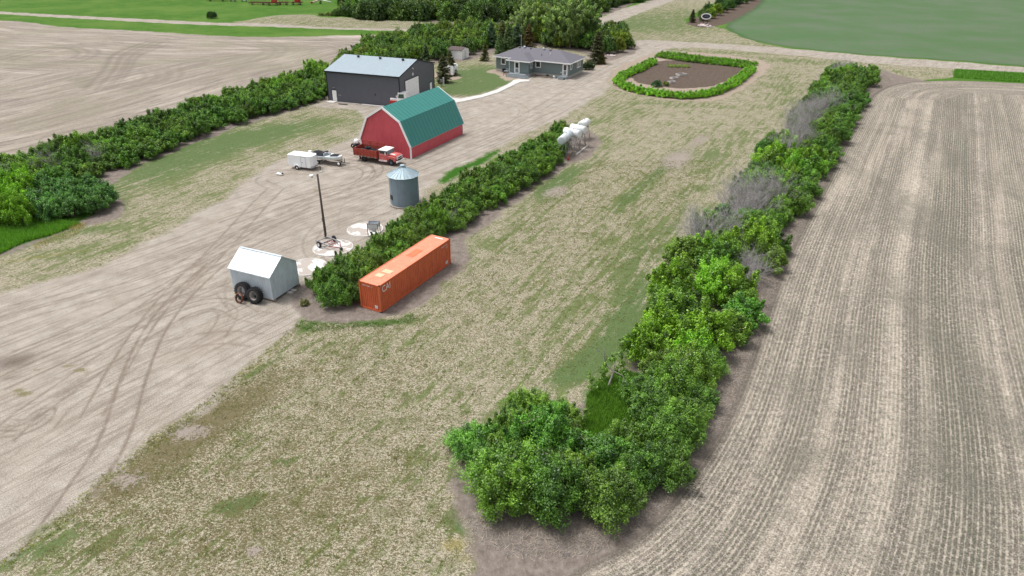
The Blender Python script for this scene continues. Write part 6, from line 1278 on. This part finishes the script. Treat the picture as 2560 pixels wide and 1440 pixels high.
def rocks(px, py, n, sx_, sy_, lab, sc_=1.0):
    r = np.random.default_rng(int(px)); c0 = P(px, py)
    for k in range(n):
        s = r.uniform(.22, .5)*sc_; b = MB(); t = r.uniform(0, 3)
        nlat = [(s*.2, -s*.5), (s*.8, -s*.3), (s, 0), (s*.75, s*.35), (s*.3, s*.5)]; b.lathe(nlat, 8)
        b.v = [(x*r.uniform(.8, 1.2), y*r.uniform(.7, 1.0), z+r.normal(0, s*.06)) for x, y, z in b.v]; b.f += [tuple(range(8))[::-1], tuple(range(len(b.v)-8, len(b.v)))]; b.sm += [False, False]
        o = b.build('rock', STONE, None); o.location = (c0[0]+r.normal(0, sx_), c0[1]+r.normal(0, sy_), s*.3); o.rotation_euler.z = t; tag(o, lab, 'rock', lab.replace('pale rock', 'rocks'))
rocks(1763, 65, 34, 1.3, 1.6, 'pale rock in the pile below the oval sign', 1.1); rocks(1530, 140, 12, .9, .8, 'pale rock in the small pile right of the house', .8)
# ------------------------------------------------------------------ machinery in the far pasture
def impl(px, py, L, lab, kind, col, rz=-.05):
    g0 = P(px, py); q = thing(kind, lab, 'farm machine', tuple(g0), rz); r = np.random.default_rng(int(px)); b = MB()
    for y in (-1.2, 0, 1.2): b.box(-L/2, L/2, y-.1, y+.1, .9, 1.1)
    for k in range(int(L/1.2)+1):
        x = -L/2+k*1.2; b.box(x-.06, x+.06, -1.3, 1.3, .92, 1.08)
        for y in (-1.2, 0, 1.2): b.tube((x, y, .95), (x+.2, y-.1, 0), .06, n=5)
    b.build('frame', MAROON, q)
    if col: MB().extr([(-.9, 1.1), (1.0, 1.1), (1.2, 2.0), (.5, 2.7), (-.7, 2.6)], -.9, .9).build('body', col, q, bevel=.1)
    for x in (-L*.3, L*.3): MB().wheel((x, -1.3, .45), .45, .3).build('wheel', TYRE, q)
    g = MB()
    for k in range(int(L)): x = -L/2+k+.3; g.tube((x, 1.1, 1.0), (x+r.normal(0, .1), 1.1, 2.1+r.random()*.5), .03, n=4)
    g.build('tine', MAROON, q); return q
impl(545, 3, 9, 'rusty maroon cultivator at the left end of the machine row', 'cultivator', None); impl(648, 12, 7.5, 'long maroon harrow left of the small red machine', 'harrow', None); impl(686, 13, 5, 'red box machine with white top in the middle of the row', 'seed_drill', mat('red_box_paint', (.5, .06, .04), .5)); impl(711, 12, 4.5, 'maroon toolbar between the red machines', 'toolbar', None)
impl(744, 12, 4.5, 'large bright red machine near the right end of the row', 'air_seeder', REDM); 
g0 = P(697, -4); 
for x, lab, m_ in ((584, 'small grey implement in the far pasture', STEEL), (612, 'small pale blue grey drum in the far pasture', GALV_L)):
    g0 = P(x, 4); q = thing('implement', lab, 'farm machine', tuple(g0), 0); MB().box(-1.3, 1.3, -.5, .5, .4, .8).box(-1.0, -.8, -.5, .5, .8, 1.3).build('frame', m_, q)
    for xx in (-.9, .9): MB().wheel((xx, -.6, .35), .35, .2).build('wheel', TYRE, q)
g0 = P(798, 9); q = thing('grain_auger', 'red and white grain auger lying crossed at the right end of the machine row', 'auger', tuple(g0), .2)
MB().tube((-3, -.8, .5), (3.6, 2.5, 2.3), .28, n=10).build('tube', mat('striped_auger', (.55, .45, .45), .6, 0, .3, 1.5, .3, (.4, .05, .05), .8), q); MB().tube((-.8, 2.0, 1.6), (5, -.4, .5), .22, n=8).build('spout', WHITE, q); MB().box(-3.3, -2.6, -1.2, -.3, .2, .9).build('hopper', REDM, q)
for y in (-1.0, 1.2): MB().wheel((.6, y, .45), .45, .25).build('wheel', TYRE, q)
g0 = P(1239, 50); o = MB().box(-.3, .3, -.1, .1, 0, 1.6).build('marker_post', WHITE, None); o.location = tuple(g0); tag(o, 'small white marker board in front of the shelterbelt', 'marker')
